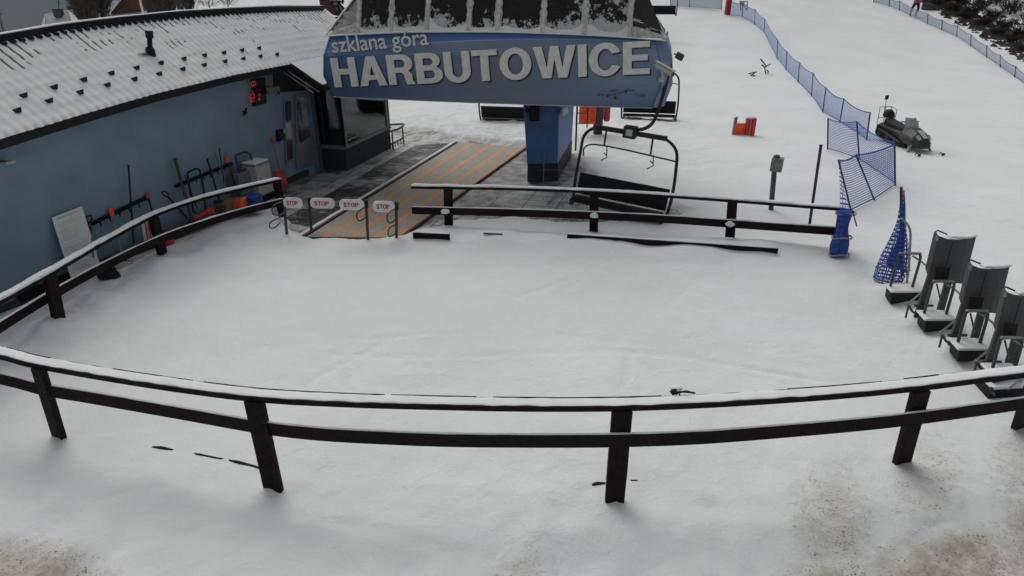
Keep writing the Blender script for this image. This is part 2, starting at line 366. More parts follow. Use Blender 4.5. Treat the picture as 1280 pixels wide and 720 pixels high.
def trk(x, y):
    z = 0
    for i, (a, b, c, d) in enumerate(TRK):
        ex, ey = c-a, d-b; L_ = math.hypot(ex, ey); t = ((x-a)*ex+(y-b)*ey)/L_; w = ((x-a)*ey-(y-b)*ex)/L_ + .35*sin(t*.7+i)
        if -.5 < t < L_+.5 and abs(w) < .3:
            k = sm(-.2, .25, nz(x, y, .6, 40+i)+.1)*sm(-.5, .5, t)*sm(-.5, .5, L_-t)
            z += k*(-.014*math.exp(-(w/.055)**2)+.006*math.exp(-((abs(w)-.12)/.05)**2))
    return z
SEATB = [G(x, y).to_2d() for x, y in ((1125,376),(1168,412),(1208,450))]
def hterr(x, y):
    z = rise(x, y)
    if y > 70 or abs(x) > 40: return z + nz(x, y, .08)*.5
    if y > 32: return z + nz(x, y, .25)*.12*sm(32, 50, y) + nz(x,y,1.1,3)*.02
    z += nz(x, y, .30, 1)*.06 + nz(x, y, .9, 2)*.03 + nz(x, y, 2.6, 3)*.010
    if y < 16: z += trk(x, y)
    p = Vector((x, y))
    if x < -3 and y < 16:
        d = min(seg_d(p, a, b) for a, b in zip(LEFTP, LEFTP[1:]))
        z += (.20+nz(x, y, 1.6, 5)*.14+nz(x, y, 5, 7)*.05)*math.exp(-(d/.55)**2)
        # gap between fence and wall keeps low
    if x > 5:
        for a in SEATB: z += .15*math.exp(-((p-(a+Vector((.05,.30)))).length/.30)**2)
    for a, b, hh, w in BANKS:
        d = seg_d(p, a, b); z += (hh+nz(x, y, 1.3, 6)*.10)*math.exp(-(d/w)**2)
    if y < 8:
        z += nz(x, y, 3.5, 8)*.02*sm(6.0, 4.2, y) + (nz(x, y, 9, 9)*.022+nz(x, y, 4.5, 10)*.03)*grime(x, y)[0]
        for a in POSTB: z += .045*math.exp(-((p-a).length/.17)**2)*(1+nz(x, y, 7, 21))
        z += (nz(x, y, 1.9, 23)*.035+nz(x, y, 4.2, 24)*.016)*sm(6.2, 5.2, y)
        z += abs(nz(x, y, 1.4, 11))*.05*sm(-.3,.2,nz(x,y,.5,12))*sm(5.6,4.6,y)
    if 8 < y < 34 and -10 < x < 9:
        q = sm(14, 22, y)*sm(9, 2, abs(x-1)); z += (nz(x, y, 2.2, 14)*.05+nz(x, y, 5, 15)*.03)*q
        if 11 < y < 28:
            d = poly_sd(x, y, PAVE)+nz(x, y, 1.5, 17)*.22+nz(x, y, 4.5, 18)*.10
            z = z*(sm(-.15, .35, d)) + (-.22)*(1-sm(-.15, .35, d))
    return z
def grime(x, y):
    d = 0
    # sandy trodden patches in the foreground
    px = 640+F*x/max(.5, (y*cos(T)+H*sin(T)))
    py = 360-F*(y*sin(T)-H*cos(T))/max(.5, (y*cos(T)+H*sin(T)))
    if y < 8:
        def blob(cx, cy, rx, ry): return max(0, 1-(((px-cx)/rx)**2+((py-cy)/ry)**2))
        d = max(blob(20,735,160,80)*1.0, blob(1040,655,75,105)*.62, blob(1050,740,120,60)*.85, blob(1230,725,210,85)*1.05, blob(1160,605,75,95)*.5, blob(1285,585,75,110)*.5, blob(655,715,70,70)*.45, blob(1290,660,60,90)*.7)
        if px < -50 or px > 1330 or py > 740: d = max(d, .5*sm(.0,.3,nz(x,y,.5,30)+.1))
        d = min(1, d)
    s = 0; r = 0
    if 12 < y < 40:
        s = .42*math.exp(-((px-520)/110)**2-((py-160)/28)**2)+.30*math.exp(-((px-620)/60)**2-((py-170)/12)**2)+.18*math.exp(-((px-960)/110)**2-((py-200)/60)**2)
        r = min(1, .9*math.exp(-((px-540)/150)**2-((py-160)/35)**2)+.5*math.exp(-((px-950)/140)**2-((py-210)/60)**2))
    if 9 < y < 18 and x < -5:
        d2 = min(seg_d(Vector((x, y)), a, b) for a, b in zip(LEFTP, LEFTP[1:]))
        s = max(s, .4*math.exp(-(d2/.35)**2))
    return d, min(1, s), r
def axis(segs):
    out = []
    for a, b, st in segs:
        n = max(1, round((b-a)/st)); out += [a+(b-a)*i/n for i in range(n)]
    out.append(segs[-1][1]); return out
xs = axis([(-600,-120,60),(-120,-40,10),(-40,-11,1.2),(-11,10,.07),(10,20,.18),(20,45,1.0),(45,120,8),(120,600,60)])
ys = axis([(-30,1,2),(1,2.6,.2),(2.6,8,.05),(8,16,.075),(16,30,.12),(30,50,.4),(50,80,1.2),(80,160,6),(160,700,60)])
mb = MB(); rows = []
for y in ys: rows.append([Vector((x, y, hterr(x, y))) for x in xs])
mb.grid(rows)
gr = mb.build('ground_snow', M['snow_ground'], base=(0,0,0), smooth=True); struct(gr)
ca = gr.data.color_attributes.new('grime', 'FLOAT_COLOR', 'POINT')
vals = []
for y in ys:
    for x in xs:
        if 1 < y < 40 and -12 < x < 21: a, b_, c_ = grime(x, y)
        else: a = b_ = c_ = 0
        vals += [a, b_, c_, 1]
ca.data.foreach_set('color', vals)
def GT(px, py, dz=0):
    z = 0
    r = ray(px, py)
    t = 1.0
    last = None
    while t < 400:
        p = EYE+r*t
        if p.z < hterr(p.x, p.y)+dz: break
        t *= 1.01
    lo, hi = t/1.01, t
    for _ in range(12):
        mid = (lo+hi)/2; p = EYE+r*mid
        if p.z < hterr(p.x, p.y)+dz: hi = mid
        else: lo = mid
    return EYE+r*hi
# added slope standing in for the grey sky, haze put into its colour
mb = MB(); rows = []
for j in range(8):
    t = j/7; rows.append([Vector((x, 260+t*120, -70+t*(110+10*noise.noise(Vector((x*.006, 3, 0)))))) for x in range(-700, 701, 20)])
mb.grid(rows); struct(mb.build('sky_backdrop', M['haze'], base=(0,300,-70), smooth=True))
# paving, grate, belt
mb = MB(); pp = [Vector((p.x, p.y, -.115)) for p in PAVE]
cx = sum((p for p in pp), Vector())/len(pp)
ex = [cx+(p-cx)*1.12 for p in pp]
mb.add(ex, [tuple(range(len(ex)))[::-1]]); o = mb.build('paving', M['paving']); struct(o)
for p in o.data.polygons: p.flip() if p.normal.z < 0 else None
def zq(px, py, z): g = G(px, py, z); return g
wq_ = [G(x, y, -.110) for x, y in [(657,186),(720,190),(730,212),(700,232),(640,240),(520,286),(505,288)]]
struct(MB().prism(wq_[::-1], (0,0,-.003)).build('wet_asphalt', M['wet']))
gq = [zq(520,181,-.105), zq(571,178.5,-.105), zq(391,284,-.105), zq(350,276,-.105)]
mb = MB().prism(gq, (0,0,-.02)); tag(mb.build('entry_grate', M['grate']), 'black slatted walkway mat half covered in snow, left of the striped loading belt', 'mat')

# ------------------------------------------------------------------ loading belt
def belt_mat():
    m = bpy.data.materials.new('loading_belt'); m.use_nodes = True; nt = m.node_tree; b = nt.nodes['Principled BSDF']; L = nt.links
    uv = nt.nodes.new('ShaderNodeUVMap'); sx = nt.nodes.new('ShaderNodeSeparateXYZ'); L.new(uv.outputs[0], sx.inputs[0]); u, v = sx.outputs[0], sx.outputs[1]
    geo = nt.nodes.new('ShaderNodeNewGeometry'); P = geo.outputs['Position']
    n1 = node_noise(nt, P, 2.2, 7, .6); mp = nt.nodes.new('ShaderNodeMapping'); mp.inputs['Scale'].default_value = (6,1.2,1); mp.inputs['Rotation'].default_value=(0,0,radians(17)); L.new(P, mp.inputs['Vector'])
    n2 = node_noise(nt, mp.outputs[0], 2, 7, .6)
    base = node_mix(nt, n2, (.24,.21,.155), (.36,.32,.245))
    tot = None
    for c0 in (.21, .49, .75, .99):
        w = .021
        d = node_math(nt, 'ABSOLUTE', node_math(nt, 'SUBTRACT', node_math(nt, 'ADD', u, node_math(nt, 'MULTIPLY', node_math(nt, 'SUBTRACT', n1, .5), .012)), c0))
        s = node_ramp(nt, node_math(nt, 'DIVIDE', d, w*2), .40, 1, .75, 0)
        tot = s if tot is None else node_math(nt, 'MAXIMUM', tot, s)
    st = node_math(nt, 'MULTIPLY', tot, node_ramp(nt, node_noise(nt, P, 1.2, 6, .7), .35, .6, .6, 1.0))
    c = node_mix(nt, st, base, (.66,.22,.035))
    c = node_mix(nt, node_math(nt, 'MULTIPLY', node_ramp(nt, n2, .56, 0, .75, 1), .5), c, (.42,.40,.36))
    L.new(c, b.inputs['Base Color']); b.inputs['Roughness'].default_value = .65
    return m
BZ = -.06
c0, c1, c2, c3 = G(383,296,BZ), G(497,297,BZ), G(656,184,BZ), G(573,178,BZ)
bt = thing('loading_belt', 'beige conveyor belt with orange lengthwise stripes leading under the blue sign', 'conveyor belt', ((c0+c2)/2).to_tuple())
rows = []; uvs = []
for j in range(31):
    t = j/30; a = c0.lerp(c3, t); b = c1.lerp(c2, t); rows.append([a.lerp(b, i/10) for i in range(11)]); uvs.append([(i/10+.0001, t+.0001) for i in range(11)])
mb = MB().grid(rows, uvs); mb.build('belt', belt_mat(), bt)
mb = MB().bar(c0+Vector((-.06,0,.01)), c3+Vector((-.06,0,.01)), .07, .05); mb.build('edge_rail', M['maroon'], bt, .005)
mb = MB().bar(c1+Vector((.05,0,-.01)), c2+Vector((.05,0,-.01)), .06, .05); mb.build('edge_rail', M['maroon'], bt, .005)
def snowcap(mb, path, w, h, seed=0, cover=.5, sag=.0, side=Vector((0,0,0))):
    """ragged ridge of snow lying along a path"""
    rings = []
    for i, p in enumerate(path):
        d = (path[min(i+1, len(path)-1)]-path[max(i-1, 0)]); d.z = 0; d.normalize(); s = Vector((-d.y, d.x, 0))
        k = noise.noise(Vector((i*.13+seed*9.1, seed*1.3, 0)))*.5+noise.noise(Vector((i*.5+seed*5.1, 4, 0)))*.25
        hh = max(.004, h*(cover+k)); ww = w*(.5 + .10*noise.noise(Vector((i*.35+seed, 8, 2))))
        if i in (0, len(path)-1): hh *= .4
        rings.append([p-s*ww, p-s*ww*.92+Vector((0,0,hh*.7)), p-s*ww*.4+Vector((0,0,hh)), p+s*ww*.3+Vector((0,0,hh*1.05)), p+s*ww*.9+Vector((0,0,hh*.75)), p+s*ww])
    mb.loft(rings)
mb = MB(); pth = resample([c0+Vector((-.16,.1,.0)), c3+Vector((-.16,0,.0))], .12); snowcap(mb, pth, .11, .035, 3, .7); mb.build('snow_edge', M['snow'], bt, smooth=True)

# ------------------------------------------------------------------ timber fences
def board(mb, path, w, h, off=0.0):
    """plank following a path: w across (horizontal), h tall, centred on path"""
    rings = []
    for i, p in enumerate(path):
        d = (path[min(i+1, len(path)-1)]-path[max(i-1, 0)]); dn = Vector((d.x, d.y, 0)).normalized(); s = Vector((-dn.y, dn.x, 0)); q = p+s*off
        rings.append([q-s*w/2-Vector((0,0,h/2)), q+s*w/2-Vector((0,0,h/2)), q+s*w/2+Vector((0,0,h/2)), q-s*w/2+Vector((0,0,h/2))])
    mb.loft(rings)
def fence_posts(root, posts, w, d, m, dirs):
    for (b, t), dr in zip(posts, dirs):
        dr = Vector(dr).normalized(); s = Vector((-dr.y, dr.x, 0))
        mb = MB(); b2 = b+(b-t)*.25
        vs = []
        rings = []
        for k in range(5):
            p = b2.lerp(t, k/4); j = 1+.04*noise.noise(p*3)
            rings.append([p-dr*w/2*j-s*d/2, p+dr*w/2*j-s*d/2, p+dr*w/2*j+s*d/2, p-dr*w/2*j+s*d/2])
        mb.loft(rings); mb.build('post', m, root, .006)
# front fence
RZ = 1.13
railpx = [(-260,390),(-120,421),(0,449),(47,461),(180,484),(315,502),(430,509),(550,512.5),(660,514.5),(776,514),(890,509.5),(1000,502.5),(1080,496),(1152,488.5),(1225,479),(1290,471),(1400,456)]
ft = thing('front_fence', 'long dark brown plank fence curving across the foreground, snow along its top rail', 'fence', (1.1,5.1,0))
path = cat_curve([G(x, y, RZ-.03) for x, y in railpx], 5)
path = [p+Vector((0,.075,.03)) for p in path]
mb = MB(); board(mb, path, .155, .062); mb.build('top_rail', M['woodtop'], ft)
# snow on top leaves a strip of bare edge showing now and then
cp = resample([p+Vector((0,.004,.031)) for p in path], .05)
mb = MB(); snowcap(mb, cp, .138, .014, 1, .45); mb.build('snow_cap', M['snow'], ft, smooth=True)
for xa, xb in ((0,64),(136,240),(246,480),(484,600),(610,832),(985,1110),(1130,1180)):
    ps = [p+Vector((0, .074, .031+.003*noise.noise(p*5))) for p in resample(path, .06) if xa < 640+F*p.x/(p.y*cos(T)+(H-p.z)*sin(T)) < xb]
    if len(ps) > 2:
        mb = MB(); board(mb, ps, .010+.003*random.random(), .014+.012*random.random()); mb.build('bare_edge', M['woodtop'], ft)
midpx = [(-260,420),(-120,449),(0,475),(50,488),(100,496.5),(160,507),(240,521),(325,536),(400,544.5),(480,549),(560,552),(660,553),(770,552.5),(880,548.5),(990,540),(1070,533),(1140,525.5),(1210,516),(1280,506),(1400,488)]
mp_ = cat_curve([V(x, y, G(x*1.0, y-40, RZ).y+.03) for x, y in midpx], 4)
# height kept even along the run
mp2 = []
for x, y in midpx:
    g = G(x, y, .79); mp2.append(g+Vector((0,.03,0)))
mp_ = cat_curve(mp2, 4)
mb = MB(); board(mb, mp_, .035, .165); mb.build('middle_rail', M['wood'], ft, .004)
mb = MB(); snowcap(mb, resample([p+Vector((0,0,.082)) for p in mp_], .06), .03, .012, 5, .35); mb.build('snow_cap', M['snow'], ft, smooth=True)
fp = []; dirs = []
for (tx, ty), (bx, by) in [((-190,418),(-140,480)),((47,463),(75,548)),((317,503),(343,615)),((778,515),(768,627)),((1152,490),(1127,577)),((1296,473),(1273,535))]:
    b = G(bx, by, .0); t = G(tx, ty, RZ-.03); t = Vector((t.x, t.y+.02, RZ-.026)); b = Vector((b.x*.45+t.x*.55 if tx < 200 or tx > 900 else b.x, b.y*.7+t.y*.3-.02, 0))
    b = G(bx, by, .0); fp.append((b, t)); dirs.append((1, 0, 0))
k = [0]
dirs = [(.8,-.5,0),(.85,-.42,0),(.96,-.18,0),(1,.02,0),(.97,.2,0),(.93,.34,0)]
fence_posts(ft, fp, .205, .07, M['wood'], dirs)
def kick(root, pxs, h=.05, m='woodtop', zc=.045, dy=0, w=.03):
    ps = resample([GT(x, y)+Vector((0, dy, zc-.045)) for x, y in pxs], .05)
    mb = MB(); rings = []
    n = len(ps)
    for i, p in enumerate(ps):
        e = min(1, min(i, n-1-i)/3+.05)*(.45+1.9*noise.noise(p*3.3)+.8*noise.noise(p*11)); hh = h*max(-1, min(e, 1.3))
        d = (ps[min(i+1, n-1)]-ps[max(i-1, 0)]).normalized(); s = Vector((-d.y, d.x, 0))
        rings.append([p-s*w/2-Vector((0,0,.05)), p+s*w/2-Vector((0,0,.05)), p+s*w/2+Vector((0,0,hh)), p-s*w/2+Vector((0,0,hh))])
    mb.loft(rings); mb.build('kickboard', M[m], root)
for px_, h in (([(190,558.5),(220,563),(250,568.5),(285,575),(318,583),(334,589)],.016),([(740,606),(757,604)],.045),([(788,600),(797,600)],.03)):
    kick(ft, px_, h)
# left fence
lf = thing('left_fence', 'dark brown plank fence with thick snow on its rail, running beside the blue wall', 'fence', (-7,11.5,0))
LZ = .95
lrail = [(-150,465),(-60,413),(0,380),(60,346.5),(130,305),(195,270.5),(250,251),(300,238),(352,226)]
path = cat_curve([G(x, y, LZ) for x, y in lrail], 6); path = [p+Vector((-.05,.03,.02)) for p in path]
mb = MB(); board(mb, path, .14, .06); mb.build('top_rail', M['woodtop'], lf)
mb = MB(); snowcap(mb, resample([p+Vector((0,0,.03)) for p in path], .06), .145, .055, 2, .6); mb.build('snow_cap', M['snow'], lf, smooth=True)
lmid = [(-150,505),(-60,450),(0,409),(65,369),(130,333),(200,299.5),(260,278),(310,263),(354,252)]
mpt = cat_curve([G(x, y, LZ-.42) for x, y in lmid], 6)
mb = MB(); board(mb, mpt, .04, .15); mb.build('middle_rail', M['wood'], lf, .004)
mb = MB(); snowcap(mb, resample([p+Vector((0,0,.075)) for p in mpt], .06), .045, .03, 7, .5); mb.build('snow_cap', M['snow'], lf, smooth=True)
fp = []
for (tx, ty), (bx, by) in [((-100,432),(-90,500)),((62,345),(66,398)),((192,272),(200,308)),((346,228),(352,262))]:
    t = G(tx, ty, LZ); b = PL(bx, by, t, (0, 1, 0)); b.y = t.y; fp.append((Vector((b.x*.5+t.x*.5, t.y, min(b.z, .45))), t))
fence_posts(lf, fp, .17, .10, M['wood'], [(.35,.94,0)]*4)
# far fence
ff = thing('rear_fence', 'dark brown plank fence with white snow along both rails, between the yard and the lift', 'fence', (2.5,13.2,0))
FZ = .93
frail = [(514,235.5),(640,237.5),(742,241.5),(830,246.5),(915,252.5),(985,258),(1056,263.5)]
path = cat_curve([G(x, y, FZ-.02) for x, y in frail], 5); path = [p+Vector((0,.06,.02)) for p in path]
mb = MB(); board(mb, path, .13, .06); mb.build('top_rail', M['woodtop'], ff)
mb = MB(); snowcap(mb, resample([p+Vector((0,0,.03)) for p in path], .07), .135, .05, 4, .6); mb.build('snow_cap', M['snow'], ff, smooth=True)
fmid = [(515,263),(640,266),(742,269.5),(830,274),(915,280),(985,285),(1054,290)]
mpt = cat_curve([G(x, y, .46) for x, y in fmid], 5)
mb = MB(); board(mb, mpt, .04, .16); mb.build('middle_rail', M['wood'], ff, .004)
mb = MB(); snowcap(mb, resample([p+Vector((0,.02,.08)) for p in mpt], .07), .05, .03, 6, .6); mb.build('snow_cap', M['snow'], ff, smooth=True)
fp = []
for (tx, ty), (bx, by) in [((560,236),(561,281)),((743,241),(742,291)),((916,252),(912,300)),((1055,262),(1046,318))]:
    t = G(tx, ty, FZ); b = V(bx, by, t.y+.02); fp.append((Vector((b.x, t.y+.02, min(b.z, .2))), t+Vector((0,.02,0))))
fence_posts(ff, fp, .19, .08, M['wood'], [(1,-.1,0)]*4)
def clump(g, r, ax, seed):
    mb = MB().ball(g, r, 14, 8, ax); mb.v = [v+Vector((noise.noise(v*14+Vector((seed,0,0))), 0, noise.noise(v*11)))*r*.35 for v in mb.v]; mb.build('snow_clump', M['snow'], ff, smooth=True)
for i, (bx, by) in enumerate(((556,263),(743,268),(913,278.5))):
    g = G(bx, by, .54); clump(g+Vector((.0,.02,-.035)), .075, (1.25,.4,.8), i)
for i, (bx, by) in enumerate(((742,291),(912,301))):
    g = GT(bx, by-2); clump(g, .11, (1,.5,.4), i+5)
def plank(a, b, zt, h):
    p, q = G(*a, zt), G(*b, zt); n_ = 8
    mb = MB(); board(mb, [p.lerp(q, i/n_)-Vector((0,0,h/2)) for i in range(n_+1)], .035, h); mb.build('bottom_rail', M['woodtop'], ff)
    mb = MB(); snowcap(mb, resample([p, q], .07), .06, .03, 15+a[0], .6); mb.build('snow_cap', M['snow'], ff, smooth=True)
plank((516,290), (562,292), .24, .16); plank((604,290.5), (628,291.5), .21, .03); plank((709,292), (973,310), .235, .20)

# ------------------------------------------------------------------ station building
sb = thing('station_building', 'long low blue building with snow covered roof and a glass control booth at its end', 'building', wp(-5,-2,0))
def ze(s):
    pts = [(-14,2.5),(-9,2.76),(-7.2,2.90),(-5.3,3.02),(-2.9,3.09),(-.8,3.10),(9,3.12)]
    for (a, za), (b, zb) in zip(pts, pts[1:]):
        if s <= b: return za+(zb-za)*(s-a)/(b-a)
    return pts[-1][1]
RO = -1.2
# ridge line from its projection
def ridge_s(px, py):
    p = PL(px, py, wp(0, RO, 0), N); return (p-W0).dot(U), p.z
rp = [ridge_s(*q) for q in [(-60,61),(0,50),(75,37),(150,27),(225,19),(300,14),(350,11.5),(403,11)]]
def zr(s):
    if s <= rp[0][0]: return rp[0][1]-(rp[0][0]-s)*.03
    for (a, za), (b, zb) in zip(rp, rp[1:]):
        if s <= b: return za+(zb-za)*(s-a)/(b-a)
    return rp[-1][1]
S_END = rp[-1][0]
def roofpt(s, v):  # v 0 at eave .. 1 at ridge
    o = .45+(RO-.45)*v; z0 = ze(s); z1 = zr(s); return wp(s, o, z0+(z1-z0)*v)
sl = []
s = -14.0
while s < S_END: sl.append(s); s += .035
sl.append(S_END)
rows = []; uvs = []
for j in range(37):
    v = j/36; row = []; ur = []
    for s in sl:
        vv = v
        # right end is clipped along the hip towards the canopy
        p = roofpt(s, vv); cz = .006*cos(2*pi*s/.175)*(1 if v < .98 else .3)
        st = .012*(1-((v*2.05/.25) % 1))
        p.z += cz+st+.015*noise.noise(Vector((s*1.5, v*6, 3)))+.03
        if j == 0: p = p + N*(.02+.02*cos(2*pi*s/.175)) + Vector((0,0,-.03))
        row.append(p); ur.append((s, v*2.05+.001))
    rows.append(row); uvs.append(ur)
mb = MB().grid(rows, uvs); ro = mb.build('roof', M['roofsnow'], sb, smooth=True)
# porch extension of the roof
PE = 1.33
SP = -.78
def porchpt(s, t): return wp(s, .45+(PE-.45)*t, ze(s)-.52*t)
rows = []; uvs = []
for j in range(9):
    t = j/8; rows.append([porchpt(s, t)+Vector((0,0,.05)) for s in [SP+(S_END-SP)*i/40 for i in range(41)]]); uvs.append([(SP+(S_END-SP)*i/40, -t+.001) for i in range(41)])
mb = MB().grid(rows, uvs); mb.build('porch_roof', M['roofsnow'], sb)
# structure under the snow: fascia, soffit and back slope
mb = MB()
fpth = [wp(s, .45, ze(s)-.06) for s in [x*.5 for x in range(-28, -1)]+[SP]]
board(mb, fpth, .05, .15); mb.build('fascia', M['black'], sb)
mb = MB(); fpth = [wp(s, .22, ze(s)-.10) for s in [x*.5 for x in range(-28, -1)]+[SP]]; board(mb, fpth, .46, .03); mb.build('soffit', M['black'], sb)
mb = MB(); fpth = [porchpt(SP-.02, t)+Vector((0,0,-.03)) for t in (0,.25,.5,.75,1)]
mb.bar(fpth[0]+N*-.1, fpth[-1], .05, .15); mb.build('verge_board', M['black'], sb)
mb = MB(); mb.bar(wp(SP-.05,.30,2.98), wp(SP-.05,1.25,2.44), .012, .018); mb.build('verge_trim', M['palegrey'], sb)
mb = MB(); mb.bar(wp(SP-.05,.16,2.96), wp(SP-.05,1.06,2.42), .012, .018); mb.build('verge_trim', M['palegrey'], sb)
mb = MB(); mb.bar(wp(SP, PE, ze(0)-.58), wp(S_END, PE, ze(0)-.58), .06, .14); mb.build('porch_fascia', M['black'], sb)
mb = MB(); rows = [[wp(s, RO, zr(s)-.05) for s in (-14,-9,-5,0,4,S_END)], [wp(s, RO-1.9, 2.9) for s in (-14,-9,-5,0,4,S_END)]]
mb.grid(rows); mb.build('rear_roof_slope', M['snow'], sb)
rpth = [wp(s, RO, zr(s)+.03) for s in [-14+i*(S_END+14)/60 for i in range(61)]]
mb = MB(); board(mb, rpth, .16, .11)
i = 0
s = -12.0
while s < S_END-.2:
    mb.box(wp(s, RO+.10, zr(s)-.04), (.08, .14, .05), (U, N, Vector((0,0,1)))); s += .175
mb.build('ridge_cap', M['black'], sb)
mb = MB(); snowcap(mb, resample([p+Vector((0,0,.065)) for p in rpth], .15), .15, .04, 9, .6); mb.build('ridge_snow', M['snow'], sb, smooth=True)
for (x, y) in [(92,373),(208,341),(320,312),(425,287),(521,266),(614,247),(701,231),(779,217),(853,207),(922,197),(987,189),(68,430),(189,393),(306,360),(410,332),(513,309),(607,289),(697,270),(778,254),(857,240),(927,230),(992,220),(1055,212)]:
    px, py = x/3.048, y/3.048+.8
    best = None
    # find roof point under pixel
    r = ray(px, py)
    best = min(((EYE+r*t, abs((lambda p: p.z-(ze((p-W0).dot(U))+(zr((p-W0).dot(U))-ze((p-W0).dot(U)))*((.45-(p-W0).dot(N))/(.45-RO))))(EYE+r*t))) for t in [8+i*.02 for i in range(900)]), key=lambda q: q[1])[0]
    w = .155
    mb = MB().prism([best-U*w/2+Vector((0,0,.065)), best+U*w/2+Vector((0,0,.085)), best+U*w*.25+Vector((0,0,.015))+N*.03, best-U*w*.25+N*.03+Vector((0,0,.01))], N*.02+Vector((0,0,.015)))
    mb.build('snow_guard', M['black'], sb)
# walls
mb = MB(); ss = [-14+i*.5 for i in range(29)]+[.6]
mb.grid([[wp(s, 0, -.3) for s in ss], [wp(s, 0, ze(s)-.08) for s in ss]]); mb.build('wall', M['wallblue'], sb)
SW = 3.0
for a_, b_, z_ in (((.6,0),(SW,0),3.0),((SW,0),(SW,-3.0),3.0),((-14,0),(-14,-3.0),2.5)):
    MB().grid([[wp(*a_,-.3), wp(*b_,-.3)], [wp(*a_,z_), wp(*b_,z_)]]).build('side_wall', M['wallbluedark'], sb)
mb = MB().bar(wp(-14,.035,.02), wp(-.1,.035,.02), .07, .16); mb.build('plinth', M['plinth'], sb, .005)
q = [onw(341,84,.03), onw(365,80,.03), onw(399,92,.03), onw(399,112,.03), onw(343,116,.03)]
mb = MB().prism([p+N*.0 for p in q], N*.01); mb.build('porch_recess_shade', M['black'], sb)  # black sheet painting the dark of the recess under the porch
# door with glass and side window on the wall
def wq(name, x0, y0, x1, y1, o, m, par, th=.02, pts=None):
    pts = pts or [(x0,y0),(x1,y0),(x1,y1),(x0,y1)]
    q = [onw(x, y, o) for x, y in pts]; return MB().prism(q, N*th).build(name, m, par)
d = wq('door', 0,0,0,0, .02, M['booth'], sb, .03, [(368,118),(391,116),(393,206),(370,212)])
wq('door_glass', 0,0,0,0, .052, M['darkglass'], d, .01, [(371,123),(388,121),(389,168),(374,180)])
wq('door_interior', 0,0,0,0, .05, M['interior'], d, .001, [(371,123),(388,121),(389,168),(374,180)])
d = wq('side_window', 0,0,0,0, .02, M['booth'], sb, .02, [(354,124),(364,123),(367,202),(357,206)])
wq('pane', 0,0,0,0, .042, M['ink'], d, .008, [(356,127),(363,126),(364,149),(357,151)])
wq('pane', 0,0,0,0, .042, M['palegrey'], d, .008, [(357,154),(363.5,152),(365,172),(358,174)])
wq('pane', 0,0,0,0, .042, M['interior'], d, .008, [(358.5,177),(365,175),(366,198),(359.5,201)])
for k_, (yy, cc) in enumerate(((131,'orange'),(135,'palegrey'),(139,'orange'))):
    wq('sticker', 0,0,0,0, .064, M[cc], d, .003, [(372,yy),(375,yy-.5),(375,yy+1.2),(372,yy+2)]) if 0 else None
mb = MB()
for yy in (130.5,134.5,138.5): q = [onw(x, y, .066) for x, y in [(371.3,yy),(374.8,yy-1),(374.8,yy+1.3),(371.3,yy+2)]]; mb.prism(q, N*.002)
mb.build('door_sticker', M['timber'], sb)
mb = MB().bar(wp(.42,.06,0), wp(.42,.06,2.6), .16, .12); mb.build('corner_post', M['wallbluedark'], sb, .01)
# control booth
bo = thing('control_booth', 'glazed operator booth with dark grey plinth under the blue sign', 'booth', wp(2.5,.3,0))
A = G(434,209); Bc = G(489,180.5); Lc = G(401,204)
A.z = Bc.z = 0; nA = (A-Bc).normalized()
Lc = A + (Vector((-.95,.28,0)))*.82
A.z = Lc.z = Bc.z = -.1
back = Bc+(Lc-A)
PT = .54
foot = [Lc, A, Bc, back]
def lift(ps, z): return [Vector((p.x, p.y, z)) for p in ps]
MB().prism(lift(foot, -.2), (0,0,PT+.2)).build('plinth', M['plinth'], bo, .01)
cc_ = (A+Bc+Lc+back)/4
MB().prism(lift([cc_+(p-cc_)*1.05 for p in foot], PT), (0,0,.05)).build('sill', M['grey'], bo, .008)
TOPZ = 2.55
MB().prism(lift([cc_+(p-cc_)*1.04 for p in foot], TOPZ), (0,0,.1)).build('booth_roof', M['darkgrey'], bo)
mb = MB()
for p in foot+[A.lerp(Bc, .0), Lc.lerp(A, .0)]: mb.box(Vector((p.x, p.y, (PT+.05+TOPZ)/2))+(cc_-p)*.03, (.09,.09,TOPZ-PT-.05))
p = Bc.lerp(A, .06); 
for a, b in zip(foot, foot[1:]+foot[:1]):
    mb.bar(Vector((a.x,a.y,PT+.08)), Vector((b.x,b.y,PT+.08)), .06, .06); mb.bar(Vector((a.x,a.y,TOPZ-.04)), Vector((b.x,b.y,TOPZ-.04)), .06, .08)
mb.build('frame', M['booth'], bo)
def pane(a, b, name, m, off=0):
    a = Vector((a.x,a.y,PT+.05)); b = Vector((b.x,b.y,PT+.05)); dn = (b-a).normalized(); n = Vector((dn.y,-dn.x,0))
    MB().prism([a+n*off, b+n*off, b+n*off+Vector((0,0,TOPZ-PT-.05)), a+n*off+Vector((0,0,TOPZ-PT-.05))], n*.01).build(name, m, bo)
pane(A, Bc, 'pane', M['glass']); pane(Lc, A, 'pane', M['darkglass']); pane(back, Lc, 'pane', M['palefill'])  # the last one is an opaque pale panel added to brighten the glass
pane(Bc, back, 'pane', M['palefill'])  # opaque pale panel, also added so the booth looks bright inside
MB().prism(lift([Lc+Vector((.08,.08,0)), A+Vector((-.12,.12,0)), A.lerp(back,.35), back.lerp(Lc,.3)], PT+.06), (0,0,.02)).build('floor', M['palefill'], bo)  # floor coloured pale to lighten the view through the glass
nb = Vector(((Bc-A).y, -(Bc-A).x, 0)).normalized()
mb = MB()
for f_, w_ in ((.02,.10),(.93,.09)):
    q_ = A.lerp(Bc, f_)+nb*.02; mb = MB(); mb.bar(Vector((q_.x,q_.y,PT+.03)), Vector((q_.x,q_.y,TOPZ)), .05, w_, (Bc-A).normalized()); mb.build('window_post', M['grey'], bo, .006)
g = A.lerp(Bc,.62)+(Lc-A)*.4
